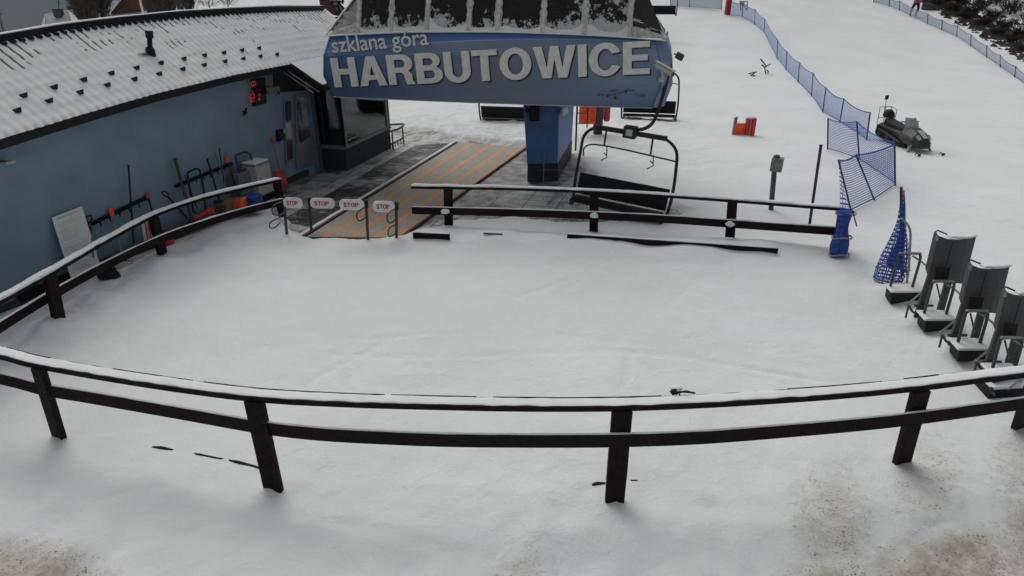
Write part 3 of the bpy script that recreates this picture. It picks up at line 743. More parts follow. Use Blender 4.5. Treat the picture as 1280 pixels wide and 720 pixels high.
MB().box((g.x,g.y,PT+.27), (.28,.35,.40), (Vector((.95,-.28,0)), Vector((.28,.95,0)), Vector((0,0,1)))).box((g.x-.05,g.y+.0,PT+.54), (.12,.2,.16)).build('console', M['palegrey'], bo, .02)
g = A.lerp(Bc,.10)
MB().box((g.x-.03,g.y,1.75), (.02,.28,.3)).build('notice', M['darkgrey'], bo)
# bench / rail beyond booth
g1, g2 = G(484,170,.5), G(506,158,.5)
rb = thing('folded_barrier', 'dark curved rail with a row of small black hooks just beyond the glazed booth', 'rail', (g1.x, g1.y, 0))
mb = MB(); mb.tube(cat_curve([G(488,164,.5),G(498,161,.5),G(504,157,.5),G(503,155,.5),G(486,156,.5)], 4), .035).build('rail', M['darkgrey'], rb)
mb = MB(); mb.bar(G(489,180,.12), G(505,172,.12), .03, .04)
for i in range(5):
    p = G(490+i*3.6, 179-i*1.7, .1); mb.bar(p, p+Vector((0,-.02,-.18)), .025, .04)
mb.build('hook', M['black'], rb)
for q_ in (G(490,165,.5), G(503,159,.5)): MB().bar(q_, q_+Vector((0,0,-.6)), .04, .04).build('leg', M['darkgrey'], rb)

# chimney pipe on roof
g = PL(190,68,(0,0,0),N); r = ray(189,69)
best = min(((EYE+r*t, abs((lambda p: p.z-(ze((p-W0).dot(U))+(zr((p-W0).dot(U))-ze((p-W0).dot(U)))*((.45-(p-W0).dot(N))/(.45-RO))))(EYE+r*t))) for t in [8+i*.02 for i in range(900)]), key=lambda q: q[1])[0]
vp = thing('vent_pipe', 'black vent pipe standing in the snow of the blue building roof', 'vent pipe', best)
mb = MB().tube([best+Vector((0,0,-.05)), best+Vector((.0,0,.12)), best+Vector((.0,0,.16))], [.10,.09,.065], 14).build('collar', M['black'], vp)
mb = MB().tube([best+Vector((0,0,.1)), best+Vector((.045,.02,.36))], .05, 14).build('pipe', M['black'], vp, smooth=True)
mb = MB().tube([best+Vector((.043,.02,.34)), best+Vector((.057,.02,.48))], .075, 14).build('cap', M['black'], vp)
mb = MB().ball(best+Vector((.057,.02,.48)), .06, 10, 6, (1,1,.4)).build('snow_cap', M['snow'], vp, smooth=True)
mb = MB().prism([best-U*.35+Vector((0,0,.05)), best+Vector((-.05,-.05,.05)), best+N*.1+Vector((0,0,.03))], (0,0,.01)).build('flashing', M['black'], vp)

# things on the wall
ld = thing('led_display', 'black display box on the blue wall with glowing red upright digits', 'display', onw(320,128,.1))
MB().prism([onw(x, y, .02) for x, y in [(313.5,100),(327.5,97),(329.5,129),(315.5,133)]], N*.10).build('case', M['black'], ld, .01)
def seg7(mb, o, ax, ay, w, h, ch, t, n):
    P = {'a':((0,1),(1,1)),'b':((1,1),(1,.5)),'c':((1,.5),(1,0)),'d':((0,0),(1,0)),'e':((0,0),(0,.5)),'f':((0,.5),(0,1)),'g':((0,.5),(1,.5))}
    S = {'0':'abcdef','1':'bc','2':'abged','3':'abgcd','8':'abcdefg','5':'afgcd','9':'abcdfg','-':'g'}
    for k_ in S[ch]:
        a, b = P[k_]; mb.bar(o+ax*a[0]*w+ay*a[1]*h, o+ax*b[0]*w+ay*b[1]*h, t, t, n)
mb = MB(); dn = Vector((0,0,-1))
for i, ch in enumerate('20-18'):
    o_ = onw(317.0+i*.5, 127-i*5.2, .14); 
    seg7(mb, o_+U*.02, Vector((0,0,1)), -U, .085, .15, ch, .016, N)
    if i < 2+1: seg7(mb, o_+U*.26, Vector((0,0,1)), -U, .05, .06, ch if ch != '-' else '1', .008, N)
mb.build('digits', M['led'], ld)
fl = thing('floodlight_housing', 'weathered olive outdoor lamp housing on the wall under the porch eave', 'lamp', onw(343,115,.2))
p = onw(341,112,.25)
MB().box(p, (.34,.2,.16), ((U*.6+N*.8).normalized(), (U*.8-N*.6).normalized(), Vector((0,0,1)))).build('housing', M['housing'], fl, .03)
p2 = onw(345.5,116,.42); MB().tube([p2, p2+N*.06], .075, 14).build('lens_hood', M['housing'], fl); MB().tube([p2+N*.03, p2+N*.065], .05, 14).build('lens', M['black'], fl)
MB().box(onw(333,115,.08), (.16,.08,.10), (N, U, Vector((0,0,1)))).build('bracket', M['housing'], fl, .01)
p = onw(304,140,.05); tag(MB().bar(p, p+Vector((0,0,-.02))+N*.1, .05,.05).bar(p+N*.05-U*.07+Vector((0,0,-.07)), p+N*.05+U*.09+Vector((0,0,.08)), .035,.035).build('wall_bracket', M['black']), 'small black bracket sticking out of the blue wall below the red display', 'bracket')
eb = thing('electric_box', 'black electric box on the blue wall beside the door, small grey switch next to it', 'electric box', onw(347,170,.05))
MB().prism([onw(x, y, .0) for x, y in [(344,163),(350.5,161),(351.5,174),(345,177)]], N*.10).build('case', M['black'], eb, .01)
MB().prism([onw(x, y, .0) for x, y in [(352,161),(354.5,160),(355,166),(352.5,167)]], N*.06).build('switch', M['palegrey'], eb, .005)
p = onw(2,202,.0); wl = thing('wall_lamp', 'small dark outdoor lamp on the blue wall at the left edge', 'lamp', p)
MB().bar(p, p+N*.16, .04, .04).build('arm', M['black'], wl); MB().box(p+N*.16+Vector((0,0,.0)), (.16,.10,.05), (U, N, Vector((0,0,1)))).build('lamp_head', M['palegrey'], wl, .01)

# info board leaning on wall
ib = thing('notice_board', 'white notice board full of small print leaning on the blue wall', 'notice board', onw(95,340,.15))
c_ = [onw(65,272,.08), onw(102.5,257.5,.08), onw(126,333,.30), onw(89,347,.30)]
nn = (c_[1]-c_[0]).cross(c_[3]-c_[0]).normalized(); nn = nn if nn.x > 0 else -nn
MB().prism(c_, nn*-.02).build('board', M['white'], ib, .004)
def bq(u, v): return c_[0].lerp(c_[1], u).lerp(c_[3].lerp(c_[2], u), v)+nn*.003
mb = MB(); mt = MB()
v = .075; mt.bar(bq(.12,.05), bq(.80,.05), .002, .035, nn); random.seed(3)
v = .12
while v < .93:
    if random.random() < .14: v += .025
    x = .09
    xe = .93-random.random()*.28
    while x < xe:
        x2 = min(xe, x+.05+random.random()*.14); mb.bar(bq(x, v), bq(x2, v), .002, .013, nn); x = x2+.018
    v += .030
# bars use up=nn so the thin side faces out
mb.build('small_print', M['greyink'], ib); mt.build('heading', M['ink'], ib)

# tool racks
def rack(name, a, b, label, hooks=8):
    t = thing(name, label, 'tool rack', onw(*a, .03)); MB().bar(onw(*a, .04), onw(*b, .04), .04, .07).build('rail', M['black'], t)
    mb = MB()
    for i in range(hooks):
        f = (i+.5)/hooks; p = onw(a[0]+(b[0]-a[0])*f, a[1]+(b[1]-a[1])*f, .06); mb.bar(p, p+N*.09-Vector((0,0,.02)), .02, .02); mb.bar(p+N*.09, p+N*.09-Vector((0,0,.09)), .018, .018)
    mb.build('hooks', M['black'], t); return t
rack('tool_rack', (90,291.5), (187,245), 'black hook rail on the blue wall just right of the white notice board')
rack('tool_rack', (219,233), (290,204), 'black hook rail on the blue wall behind the hand truck and long tools')
def tool(name, label, cat, a, b, r, m, o0=.10, o1=.30, handle=None, hm='red', blade=None, bm='red', bw=.25, bh=.3):
    p, q = onw(*a, o0), onw(*b, o1); t = thing(name, label, cat, q); MB().tube([p, q], r, 8).build('handle', M[m], t)
    if handle:
        d = (p-q).normalized(); s = U
        MB().tube([p, p+s*.06+d*.06, p+s*.05+d*.14, p-s*.05+d*.14, p-s*.06+d*.06], .017, 6, True).build('grip', M[hm], t) if handle == 'D' else MB().box(p+d*.05, (.10,.03,.15), (s, N, d)).build('grip', M[hm], t, .01)
    if blade:
        d = (q-p).normalized(); s = (U-d*U.dot(d)).normalized(); n2 = s.cross(d)
        rows = [[q+s*bw*(i/6-.5)+d*bh*j/4+n2*(.05*(abs(i/6-.5)*2)**2-.03*j/4) for i in range(7)] for j in range(5)]
        mb = MB(); mb.grid(rows); ob = mb.build('blade', M[bm], t, smooth=True); so = ob.modifiers.new('thick', 'SOLIDIFY'); so.thickness = .012
    return t
tool('snow_shovel', 'shovel with orange grip and thin pale shaft hung near the notice board', 'shovel', (140,268), (152,314), .012, 'tubepale', handle='B', hm='orange', blade=1, bm='tubedark', bw=.22, bh=.2)
tool('ice_scraper', 'short dark scraper with ring grip hanging at the notice board edge', 'scraper', (112,279), (117,322), .014, 'timber', handle='D', hm='black')
tool('long_pole', 'long thin black pole standing upright against the blue wall between two shovels', 'pole', (160.5,206), (167,304), .018, 'black')
tool('snow_shovel', 'shovel with red grip and dark shaft at the right end of the left hook rail', 'shovel', (185.5,247), (193,275), .018, 'black', handle='B', hm='red', blade=1, bm='red', bw=.25, bh=.35, o1=.4)
tool('wide_board', 'thick dark blue grey plank leaning on the blue wall left of the hand truck', 'plank', (218.5,198), (240,275), .035, 'tubedark', o1=.5)
tool('snow_shovel', 'black shovel leaning far to the left with ring grip, beside the red sledge', 'shovel', (210,246), (240,279), .022, 'black', handle='D', hm='black', o0=.25, o1=.7, blade=1, bm='darkgrey', bw=.25, bh=.15)
tool('broom', 'thin black broom stick behind the bent hoop on the blue wall', 'broom', (231,219), (247,262), .013, 'black', o1=.4, blade=1, bm='darkgrey', bw=.2, bh=.1)
tool('rake', 'black rake with thick shaft standing in the middle of the right hook rail', 'rake', (259,198), (274,250), .024, 'black', o1=.4, blade=1, bm='black', bw=.3, bh=.06)
tool('thin_pole', 'thin dark pole crossing another one on the right hook rail, leaning steeply', 'pole', (268,190), (288,245), .012, 'timber', o1=.4)
tool('thin_pole', 'tallest thin dark pole on the right hook rail, its top nearest the display', 'pole', (274,185), (280,228), .012, 'black', o1=.3)
tool('snow_shovel', 'shovel with bright orange red grip above the right end of the hook rail', 'shovel', (285,202), (298,245), .017, 'black', handle='B', hm='orange', o1=.4, blade=1, bm='darkgrey', bw=.25, bh=.15)
tool('push_shovel', 'long handled shovel with broad red blade standing near the door corner', 'shovel', (341,178), (350,214), .014, 'red', handle='B', hm='red', o1=.35, blade=1, bm='red', bw=.42, bh=.42)
tool('thin_pole', 'pale thin ski stick leaning beside the bent hoop', 'pole', (263,222), (268,250), .008, 'tubepale', o1=.35)
# bent hoop and hand truck
hp = thing('sledge_hoop', 'black bent tube hoop of a rescue sledge leaning on the blue wall', 'hoop', onw(250,270,.4))
MB().tube(cat_curve([onw(242,266,.5), onw(238,240,.35), onw(234.5,219,.25), onw(238,214,.25), onw(246,211,.25), (onw(250,215,.25)), onw(254,235,.35), onw(257,262,.5)], 4), .022).build('tube', M['black'], hp)
ht = thing('hand_truck', 'dark blue tube hand truck behind the snow topped grey cabinet', 'hand truck', onw(303,240,.3))
MB().tube(cat_curve([onw(302,240,.4), onw(299,215,.3), onw(294.5,196,.25), (onw(298,193,.25)), onw(307,190,.25), onw(313,194,.25), onw(315,203,.3), onw(318,235,.4)], 4), .024).build('frame', M['netpost'], ht)
MB().bar(onw(299,214,.3), onw(316,208,.3), .03, .03).bar(onw(301,229,.36), onw(317,224,.36), .03, .03).build('cross_bar', M['netpost'], ht)
def block(name, label, cat, px, z0, size, m, snow=0, rot=0, lid=None):
    g = G(*px, z0); t = thing(name, label, cat, g); ax = (U*cos(rot)+N*sin(rot), N*cos(rot)-U*sin(rot), Vector((0,0,1)))
    MB().box(g+Vector((0,0,size[2]/2)), size, ax).build('body', M[m], t, .015)
    if lid: MB().box(g+Vector((0,0,size[2]+.015)), (size[0]*1.05, size[1]*1.05, .03), ax).build('lid', M[lid], t, .008)
    if snow: MB().box(g+Vector((0,0,size[2]+.03+snow/2)), (size[0]*.98, size[1]*.98, snow), ax).build('snow_cap', M['snow'], t, snow*.45)
    return t
ct = block('grit_cabinet', 'pale grey metal cabinet with a white slab of snow on its lid', 'cabinet', (327,250), 0, (.55,.42,.95), 'palegrey', .05, lid='grey')
block('grey_cabinet', 'dull grey cabinet right behind the snow topped one, no snow on it', 'cabinet', (306,256), 0, (.5,.35,.85), 'grey')
block('blue_crate', 'blue plastic crate behind the fence between the orange drum and the cabinet', 'crate', (317,262), .08, (.38,.36,.32), 'blueplastic', 0, lid='blueplastic')
block('timber_crate', 'brown timber crate with slats standing beside the orange drum', 'crate', (287,268), .05, (.5,.35,.35), 'timber')
p = G(304,258,.22)
t = thing('orange_drum', 'bright orange round drum lid behind the fence rail', 'drum', p)
MB().tube([p-N*.12+Vector((0,0,0)), p+N*.10+Vector((0,0,.05)), p+N*.13+Vector((0,0,.055))], [.19,.19,.15], 18).build('shell', M['orange'], t, .01)
MB().tube([p+N*.125+Vector((0,0,.055)), p+N*.15+Vector((0,0,.06))], .05, 12).build('hub', M['timber'], t)
p = G(258,279,.15); t = thing('red_sledge', 'red plastic sledge lying tilted behind the fence rail', 'sledge', p)
q = [PL(x, y, p, N) for x, y in [(245,274),(266,259),(271,266),(268,277),(247,283)]]
MB().prism(q, -N*.12).build('hull', M['red'], t, .03); MB().bar(q[0]+N*.02, q[2]+N*.02, .03, .03).build('runner', M['maroon'], t)
p = G(210,305,.1); t = thing('red_bucket', 'small red bucket half hidden under the left fence', 'bucket', p); MB().tube([p+Vector((0,0,-.05)), p+Vector((0,0,.22))], [.12,.15], 14).build('shell', M['red'], t); MB().tube([p+Vector((0,0,.21)), p+Vector((0,0,.235))], .158, 14).build('rim', M['maroon'], t)
p = G(188,298,.1); t = thing('folded_sign', 'white and red folded warning sign stored against the wall behind the fence', 'sign', p)
q = [onw(x, y, .35) for x, y in [(176,276),(186,272),(190,296),(180,301)]]; MB().prism(q, N*.02).build('panel', M['white'], t)
mb = MB(); [mb.bar(q[0].lerp(q[1], k)+N*.03, q[3].lerp(q[2], k)+N*.03, .004, .03, N) for k in (.3,.7)]; mb.build('red_stripe', M['red'], t)
p = G(140,352,.05); t = thing('black_sack', 'black sack slumped in the snow under the left fence', 'sack', p)
mb = MB().ball(p+Vector((0,0,.15)), .19, 14, 8, (1.1,.7,.85)); mb.v = [v+Vector((noise.noise(v*6)*.06, noise.noise(v*7)*.05, noise.noise(v*5)*.05)) for v in mb.v]; mb.build('bag', M['black'], t, smooth=True)
MB().ball(p+Vector((.08,-.02,.31)), .05, 8, 6).build('knot', M['black'], t, smooth=True)
for i, (x, y, lab) in enumerate([(156,338,'pale grey plastic tub beside the black sack under the left fence'), (172,329,'small white plastic tub in the snow, farther from the black sack')]):
    p = G(x, y, .02); t = thing('plastic_tub', lab, 'tub', p); MB().box(p+Vector((0,0,.06)), (.3,.18,.14), (U, N, Vector((0,0,1)))).build('body', M['palegrey'], t, .02); mb = MB(); [mb.bar(p+U*(k*.07)+N*-.09+Vector((0,0,.14)), p+U*(k*.07)+N*.09+Vector((0,0,.14)), .015, .015) for k in (-1,0,1)]; mb.build('handle', M['white'], t)
# timber curb between fence and wall
tag(MB().bar(G(20,372,.12)+N*.05, G(350,243,.12)-N*.15, .12, .14).build('timber_curb', M['wood'], bevel=.01), 'dark timber beam lying along the foot of the blue wall behind the left fence', 'beam')

# ------------------------------------------------------------------ stop gates
def text_mesh(txt, size, ext, offset, name='txt'):
    cu = bpy.data.curves.new(name, 'FONT'); cu.body = txt; cu.size = size; cu.extrude = ext; cu.offset = offset; cu.resolution_u = 4
    o = bpy.data.objects.new(name, cu); C.objects.link(o); bpy.context.view_layer.update()
    me = bpy.data.meshes.new_from_object(o.evaluated_get(bpy.context.evaluated_depsgraph_get()))
    vs = [v.co.copy() for v in me.vertices]; fs = [tuple(p.vertices) for p in me.polygons]
    bpy.data.objects.remove(o); bpy.data.curves.remove(cu); bpy.data.meshes.remove(me); return vs, fs
def arc(cx, cy, rx, ry, a0, a1, n=14):
    return [(cx+rx*cos(radians(a0+(a1-a0)*i/n)), cy+ry*sin(radians(a0+(a1-a0)*i/n))) for i in range(n+1)]
def glyph(ch):
    if ch == 'H': return .70, [[(0,0),(0,1),(.21,1),(.21,.62),(.49,.62),(.49,1),(.70,1),(.70,0),(.49,0),(.49,.43),(.21,.43),(.21,0)]]
    if ch == 'A': return .78, [[(0,0),(.27,1),(.51,1),(.78,0),(.56,0),(.51,.20),(.27,.20),(.22,0)], [(.315,.36),(.465,.36),(.39,.70)]]
    bowl = [(0,1)]+arc(.41,.70,.30,.30,90,-58); hole = [(.21,.57),(.21,.83)]+arc(.39,.70,.11,.13,90,-90)
    if ch == 'R': return .74, [[(0,0)]+bowl+[(.66,.36),(.68,.12),(.74,0),(.51,0),(.475,.12),(.45,.34),(.37,.40),(.21,.40),(.21,0)], hole]
    if ch == 'P': return .71, [[(0,0),(0,1)]+arc(.41,.69,.30,.31,90,-90)+[(.21,.38),(.21,0)], hole]
    if ch == 'B': return .72, [[(0,0),(0,1)]+arc(.39,.745,.28,.255,90,-62)+arc(.41,.285,.31,.285,62,-90), [(.21,.60),(.21,.83)]+arc(.38,.715,.10,.115,90,-90), [(.21,.17),(.21,.43)]+arc(.40,.30,.11,.13,90,-90)]
    if ch == 'U': return .70, [[(0,1)]+arc(.35,.36,.35,.38,180,360,18)+[(.70,1),(.49,1)]+arc(.35,.36,.14,.20,360,180,14)+[(.21,1)]]
    if ch == 'T': return .66, [[(0,1),(.66,1),(.66,.82),(.435,.82),(.435,0),(.225,0),(.225,.82),(0,.82)]]
    if ch == 'O': return .82, [arc(.41,.5,.41,.52,0,345,23), arc(.41,.5,.20,.335,0,345,23)]
    if ch == 'W': return 1.06, [[(0,1),(.22,1),(.335,.32),(.43,1),(.63,1),(.725,.32),(.84,1),(1.06,1),(.84,0),(.62,0),(.53,.62),(.44,0),(.22,0)]]
    if ch == 'I': return .21, [[(0,0),(0,1),(.21,1),(.21,0)]]
    if ch == 'C': return .77, [arc(.40,.5,.40,.52,25,335,26)+arc(.40,.5,.19,.335,328,32,22)]
    if ch == 'E': return .64, [[(0,0),(0,1),(.63,1),(.63,.82),(.21,.82),(.21,.60),(.59,.60),(.59,.42),(.21,.42),(.21,.18),(.64,.18),(.64,0)]]
    if ch == 'S':
        cl = cat_curve([Vector((x, y, 0)) for x, y in [(.56,.68),(.50,.87),(.33,.92),(.15,.86),(.12,.70),(.22,.59),(.46,.47),(.57,.33),(.54,.15),(.34,.08),(.15,.13),(.09,.33)]], 4)
        a = []; b = []
        for i, p in enumerate(cl):
            d = (cl[min(i+1, len(cl)-1)]-cl[max(i-1, 0)]).normalized(); n_ = Vector((-d.y, d.x, 0))*.10; a.append(((p+n_).x, (p+n_).y)); b.append(((p-n_).x, (p-n_).y))
        return .68, [a+b[::-1]]
def glyph_mesh(txt, gap=.055):
    cu = bpy.data.curves.new('glyphs', 'CURVE'); cu.dimensions = '2D'; cu.fill_mode = 'BOTH'; cu.extrude = .5
    x = 0
    for ch in txt:
        w, loops = glyph(ch)
        for lp in loops:
            sp = cu.splines.new('POLY'); sp.points.add(len(lp)-1); sp.use_cyclic_u = True
            for q_, (a, b) in zip(sp.points, lp): q_.co = (x+a, b, 0, 1)
        x += w+gap
    o = bpy.data.objects.new('glyphs', cu); C.objects.link(o); bpy.context.view_layer.update()
    me = bpy.data.meshes.new_from_object(o.evaluated_get(bpy.context.evaluated_depsgraph_get()))
    vs = [v.co.copy() for v in me.vertices]; fs = [tuple(p.vertices) for p in me.polygons]
    bpy.data.objects.remove(o); bpy.data.curves.remove(cu); bpy.data.meshes.remove(me); return vs, fs
def place_text(txt, org, X, Yv, Nn, width, height, ext=.004, offset=0, shear=0):
    """letters fitted to width x height, lower-left at org"""
    vs, fs = glyph_mesh(txt) if txt.isupper() else text_mesh(txt, 1.0, .5, offset)
    x0 = min(v.x for v in vs); x1 = max(v.x for v in vs); y0 = min(v.y for v in vs); y1 = max(v.y for v in vs)
    mb = MB(); mb.add([org+X*((v.x-x0)/(x1-x0)*width)+Yv*((v.y-y0)/(y1-y0)*height)+Nn*(v.z*2*ext) for v in vs], fs); return mb
gates = [((386,248),(388.5,296),(388,403+16-15),1,0),]
gd = [ # post top, post base, paddle x0,x1,ytop,ybot, loops
 ((354.5,250),(358,292),(355,379,247,260),'leftmost STOP gate beside the fence end, two bent grey hoops on its left', [[(354,252),(343,256),(340,262),(342,268),(350,269),(356,265)],[(352,271),(343,275),(337,280),(338,285),(344,284),(350,278)]]),
 ((386.5,248),(389,296),(388.5,419,247.5,260.5),'STOP gate second from the left, its post at the left end of the paddle', [[(386,262),(376,262),(372,266),(373,276),(380,277)]]),
 ((457.5,251),(459.5,299),(425,456,249,262.5),'STOP gate third from the left, one dark hoop left of its post', [[(456,259),(448,264),(446,270),(449,276),(457,272)]]),
 ((495.5,254),(495,297),(466.5,494,251,265),'rightmost STOP gate at the belt edge, two dark hoops on its post', [[(494,261),(485,267),(484,274),(487,279),(494,275)],[(495,281),(488,284),(485,290),(487,296),(494,292)]])]
for (tp, bs, pd, lab, loops) in gd:
    b = GT(*bs); Yv_ = b.y; t = V(*tp, Yv_)
    g = thing('stop_gate', lab, 'turnstile gate', b, 'stop gates at the belt entrance')
    MB().tube([b-Vector((0,0,.15)), t], .032, 12).build('post', M['tubedark'], g, smooth=True)
    MB().tube([t-Vector((0,0,.14)), t+Vector((0,0,.02))], .042, 12).build('post_cap', M['black'], g)
    x0, x1, y0, y1 = pd; a = V(x0, y1+(0), Yv_-.05); c_b = V(x1, y1+.5, Yv_-.05); w = (c_b-a).length; X = (c_b-a).normalized(); hh = V(x0, y0, Yv_-.05).z-a.z; Z = Vector((0,0,1)); rr = hh*.42
    pts = []
    for cx_, cy_, a0 in ((w-rr, hh-rr, 0), (rr, hh-rr, pi/2), (rr, rr, pi), (w-rr, rr, 1.5*pi)):
        for k_ in range(6): an = a0+k_*pi/10; pts.append(a+X*(cx_+rr*cos(an))+Z*(cy_+rr*sin(an)))
    pdl = MB().prism(pts, (0,.02,0)).build('paddle', M['white'], g, .003)
    mb = place_text('STOP', a+X*w*.17+Z*hh*.29+Vector((0,-.004,0)), X, Z, Vector((0,-1,0)), w*.60, hh*.42, .002, .03); mb.build('lettering', M['stopred'], pdl)
    mb = MB(); mb.tube([a+X*w*.5+Z*hh*.88+Vector((0,-.006,0)), a+X*w*.5+Z*hh*.88+Vector((0,.01,0))], .008, 6); mb.tube([a+X*w*.5+Z*hh*.14+Vector((0,-.006,0)), a+X*w*.5+Z*hh*.14+Vector((0,.01,0))], .008, 6); mb.build('bolt', M['darkgrey'], pdl)
    for lp in loops:
        k0 = len(lp); MB().tube(cat_curve([V(x, y, Yv_-.10+.06*(i % 2)*0-.22*sin(pi*i/(k0-1))) for i, (x, y) in enumerate(lp)], 4), .014).build('hoop', M['tubedark'], g, smooth=True)

# ------------------------------------------------------------------ lift station: column, shell, sign
SA = Vector((cos(radians(-12.3)), sin(radians(-12.3)), 0)); SN = Vector((SA.y, -SA.x, 0))  # SN toward camera
SN = Vector((sin(radians(-12.3)), -cos(radians(-12.3)), 0))
S0 = G(620, 129, 2.42); S0.z = 0
st = thing('lift_station', 'blue chairlift drive station on a single column carrying the big white lettered sign', 'lift station', (S0.x, S0.y+2, 0))
def sq(x, y, off=0): return PL(x, y, S0+SN*off, SN)
def sa(p): return (p-S0).dot(SA)
# profile levels: (inset back from face, left px x, right px x, y px left, y px right)
def sign_mat():
    m = bpy.data.materials.new('blue_sign_print'); m.use_nodes = True; nt = m.node_tree; b = nt.nodes['Principled BSDF']; L = nt.links
    uv = nt.nodes.new('ShaderNodeUVMap'); sx = nt.nodes.new('ShaderNodeSeparateXYZ'); L.new(uv.outputs[0], sx.inputs[0]); u, v = sx.outputs[0], sx.outputs[1]
    geo = nt.nodes.new('ShaderNodeNewGeometry'); P = geo.outputs['Position']
    n1 = node_noise(nt, P, .8, 5, .6); n2 = node_noise(nt, P, 6, 6, .7)
    low = node_mix(nt, node_ramp(nt, u, .03, 0, .45, 1), (.050,.105,.26), (.13,.175,.27))
    low = node_mix(nt, node_ramp(nt, u, .62, 0, 1.0, 1), low, (.12,.21,.37))
    top = node_mix(nt, node_ramp(nt, u, .2, 0, .9, 1), (.045,.12,.32), (.055,.14,.31))
    # swoosh: v > f(u) is the dark blue top; a pale streak lies right under it
    f = node_math(nt, 'ADD', node_math(nt, 'MULTIPLY', node_math(nt, 'POWER', u, .6), .27), .69)
    dd = node_math(nt, 'SUBTRACT', v, f)
    c = node_mix(nt, node_ramp(nt, dd, .0, 0, .02, 1), low, top)
    st_ = node_math(nt, 'MULTIPLY', node_ramp(nt, dd, -.40, 0, -.02, 1), node_ramp(nt, dd, .0, 1, .02, 0))
    c = node_mix(nt, node_math(nt, 'MULTIPLY', st_, .85), c, (.36,.46,.56))
    # wide violet grey glow in the middle and pale lower edge
    gl = node_math(nt, 'MULTIPLY', node_ramp(nt, node_math(nt, 'ABSOLUTE', node_math(nt, 'SUBTRACT', u, .48)), .02, 1, .3, 0), node_ramp(nt, node_math(nt, 'ABSOLUTE', node_math(nt, 'SUBTRACT', v, .42)), .05, 1, .4, 0))
    c = node_mix(nt, node_math(nt, 'MULTIPLY', gl, .45), c, (.17,.16,.20))
    g2 = node_math(nt, 'MULTIPLY', node_ramp(nt, node_math(nt, 'ABSOLUTE', node_math(nt, 'SUBTRACT', u, .88)), .02, 1, .16, 0), node_ramp(nt, node_math(nt, 'ABSOLUTE', node_math(nt, 'SUBTRACT', v, .45)), .05, 1, .5, 0))
    c = node_mix(nt, node_math(nt, 'MULTIPLY', g2, .6), c, (.22,.28,.34))
    lo2 = node_math(nt, 'SUBTRACT', node_math(nt, 'MULTIPLY', node_math(nt, 'SUBTRACT', u, .08), .35), v)
    e2 = node_math(nt, 'MULTIPLY', node_ramp(nt, lo2, -.02, 0, .02, 1), node_ramp(nt, u, .6, 1, .8, 0))
    c = node_mix(nt, node_math(nt, 'MULTIPLY', e2, .30), c, (.20,.22,.25))
    c = node_mix(nt, node_math(nt, 'MULTIPLY', node_ramp(nt, n2, .5, 0, .8, 1), .15), c, (.25,.26,.27))
    L.new(c, b.inputs['Base Color']); b.inputs['Roughness'].default_value = .5
    return m
levels = [(.34, 405,45, 834,50), (.0, 397,70, 841,77), (-.0, 397,96, 841,107), (.16, 409,120.5, 830,135.5)]
CH = .36
rows = []; uvs = []
midpx_ = [(620,39.5),(620,69),(620,97),(620,129.3)]
for li, (ins, lx, ly, rx, ry) in enumerate(levels):
    pl, pr = sq(lx, ly, -ins), sq(rx, ry, -ins); zm = sq(*midpx_[li], -ins).z
    al, ar = sa(pl), sa(pr); row = []; ur = []
    def P_(al_, z_, o_): p = S0+SA*al_+SN*o_; p.z = z_; return p
    row.append(P_(al-.0, pl.z, -3.6)); ur.append((0, 1-li/3))
    row.append(P_(al-.0, pl.z, -ins-CH*.8)); ur.append((0, 1-li/3))
    n_ = 24
    for i in range(n_+1):
        t = i/n_; a = (al+CH*.5)*(1-t)+(ar-CH*.75)*t
        z = pl.z*(1-t)*(1-2*t)+zm*4*t*(1-t)+pr.z*t*(2*t-1)
        if li in (0,): z = z+.0
        row.append(P_(a, z, -ins)); ur.append((.03+.94*t, 1-li/3))
    row.append(P_(ar, pr.z, -ins-CH*.8)); ur.append((1, 1-li/3)); row.append(P_(ar, pr.z, -3.6)); ur.append((1, 1-li/3))
    rows.append(row); uvs.append(ur)
mb = MB().grid(rows, uvs); sh = mb.build('sign_shell', sign_mat(), st); sh['label'] = 'blue faceted sign casing with pale sweeping stripes'
shell_rows = rows
# vertical panel joints
mb = MB()
for idx in (2, 2+24):
    for j in range(3): mb.bar(rows[j][idx]+SN*.004, rows[j+1][idx]+SN*.004, .012, .012, SN)
mb.build('panel_joint', M['ink'], sh)
# lower lip
mb = MB()
for i in range(2, 26): mb.bar(rows[3][i]+SN*.005, rows[3][i+1]+SN*.005, .03, .02)
mb.build('lower_lip', M['palegrey'], sh)
# canopy over the sign
eav = [p.copy() for p in rows[0]]
zt = 1.35
def cpt(i, t):
    p = eav[i]; q = p+Vector((0,0,1.55*t))-SN*.75*t
    a = sa(p); amax = sa(eav[-2]); amin = sa(eav[1]);
    mid = (amax+amin)/2; half = (amax-amin)/2; aa = (a-mid)/half
    q -= SA*(aa*half*.20*t*(abs(aa)**6)); return q
# front slope: corners pull in
lc, rc = eav[2]-SA*.1, eav[-3]+SA*.1
lc = eav[1].copy(); rc = eav[-2].copy()
A0 = sa(eav[1]); A1 = sa(eav[-2])
def fr(a, t, off=0):
    z = eav[2].z*(1-(a-A0)/(A1-A0))+eav[-3].z*((a-A0)/(A1-A0)) ; k_ = (a-A0)/(A1-A0); z += 4*k_*(1-k_)*(eav[14].z-(eav[2].z+eav[-3].z)/2)
    s_ = 1-.20*t*0
    p = S0+SA*a-SN*(.34+.55*t); p.z = z+1.5*t; return p+SN*off
ribx = [448,489,534,586,622,678,730,786]
ribtop = [456,494,538,589,627,681,732,784]
def ribat(px): return sa(sq(px, 42, -.34))
LA = [ribat(x) for x in ribx]
CA, CBb = LA[0], LA[-1]
rows2 = [[fr(CA+(CBb-CA)*i/20, t) for i in range(21)] for t in (0,.5,1)]
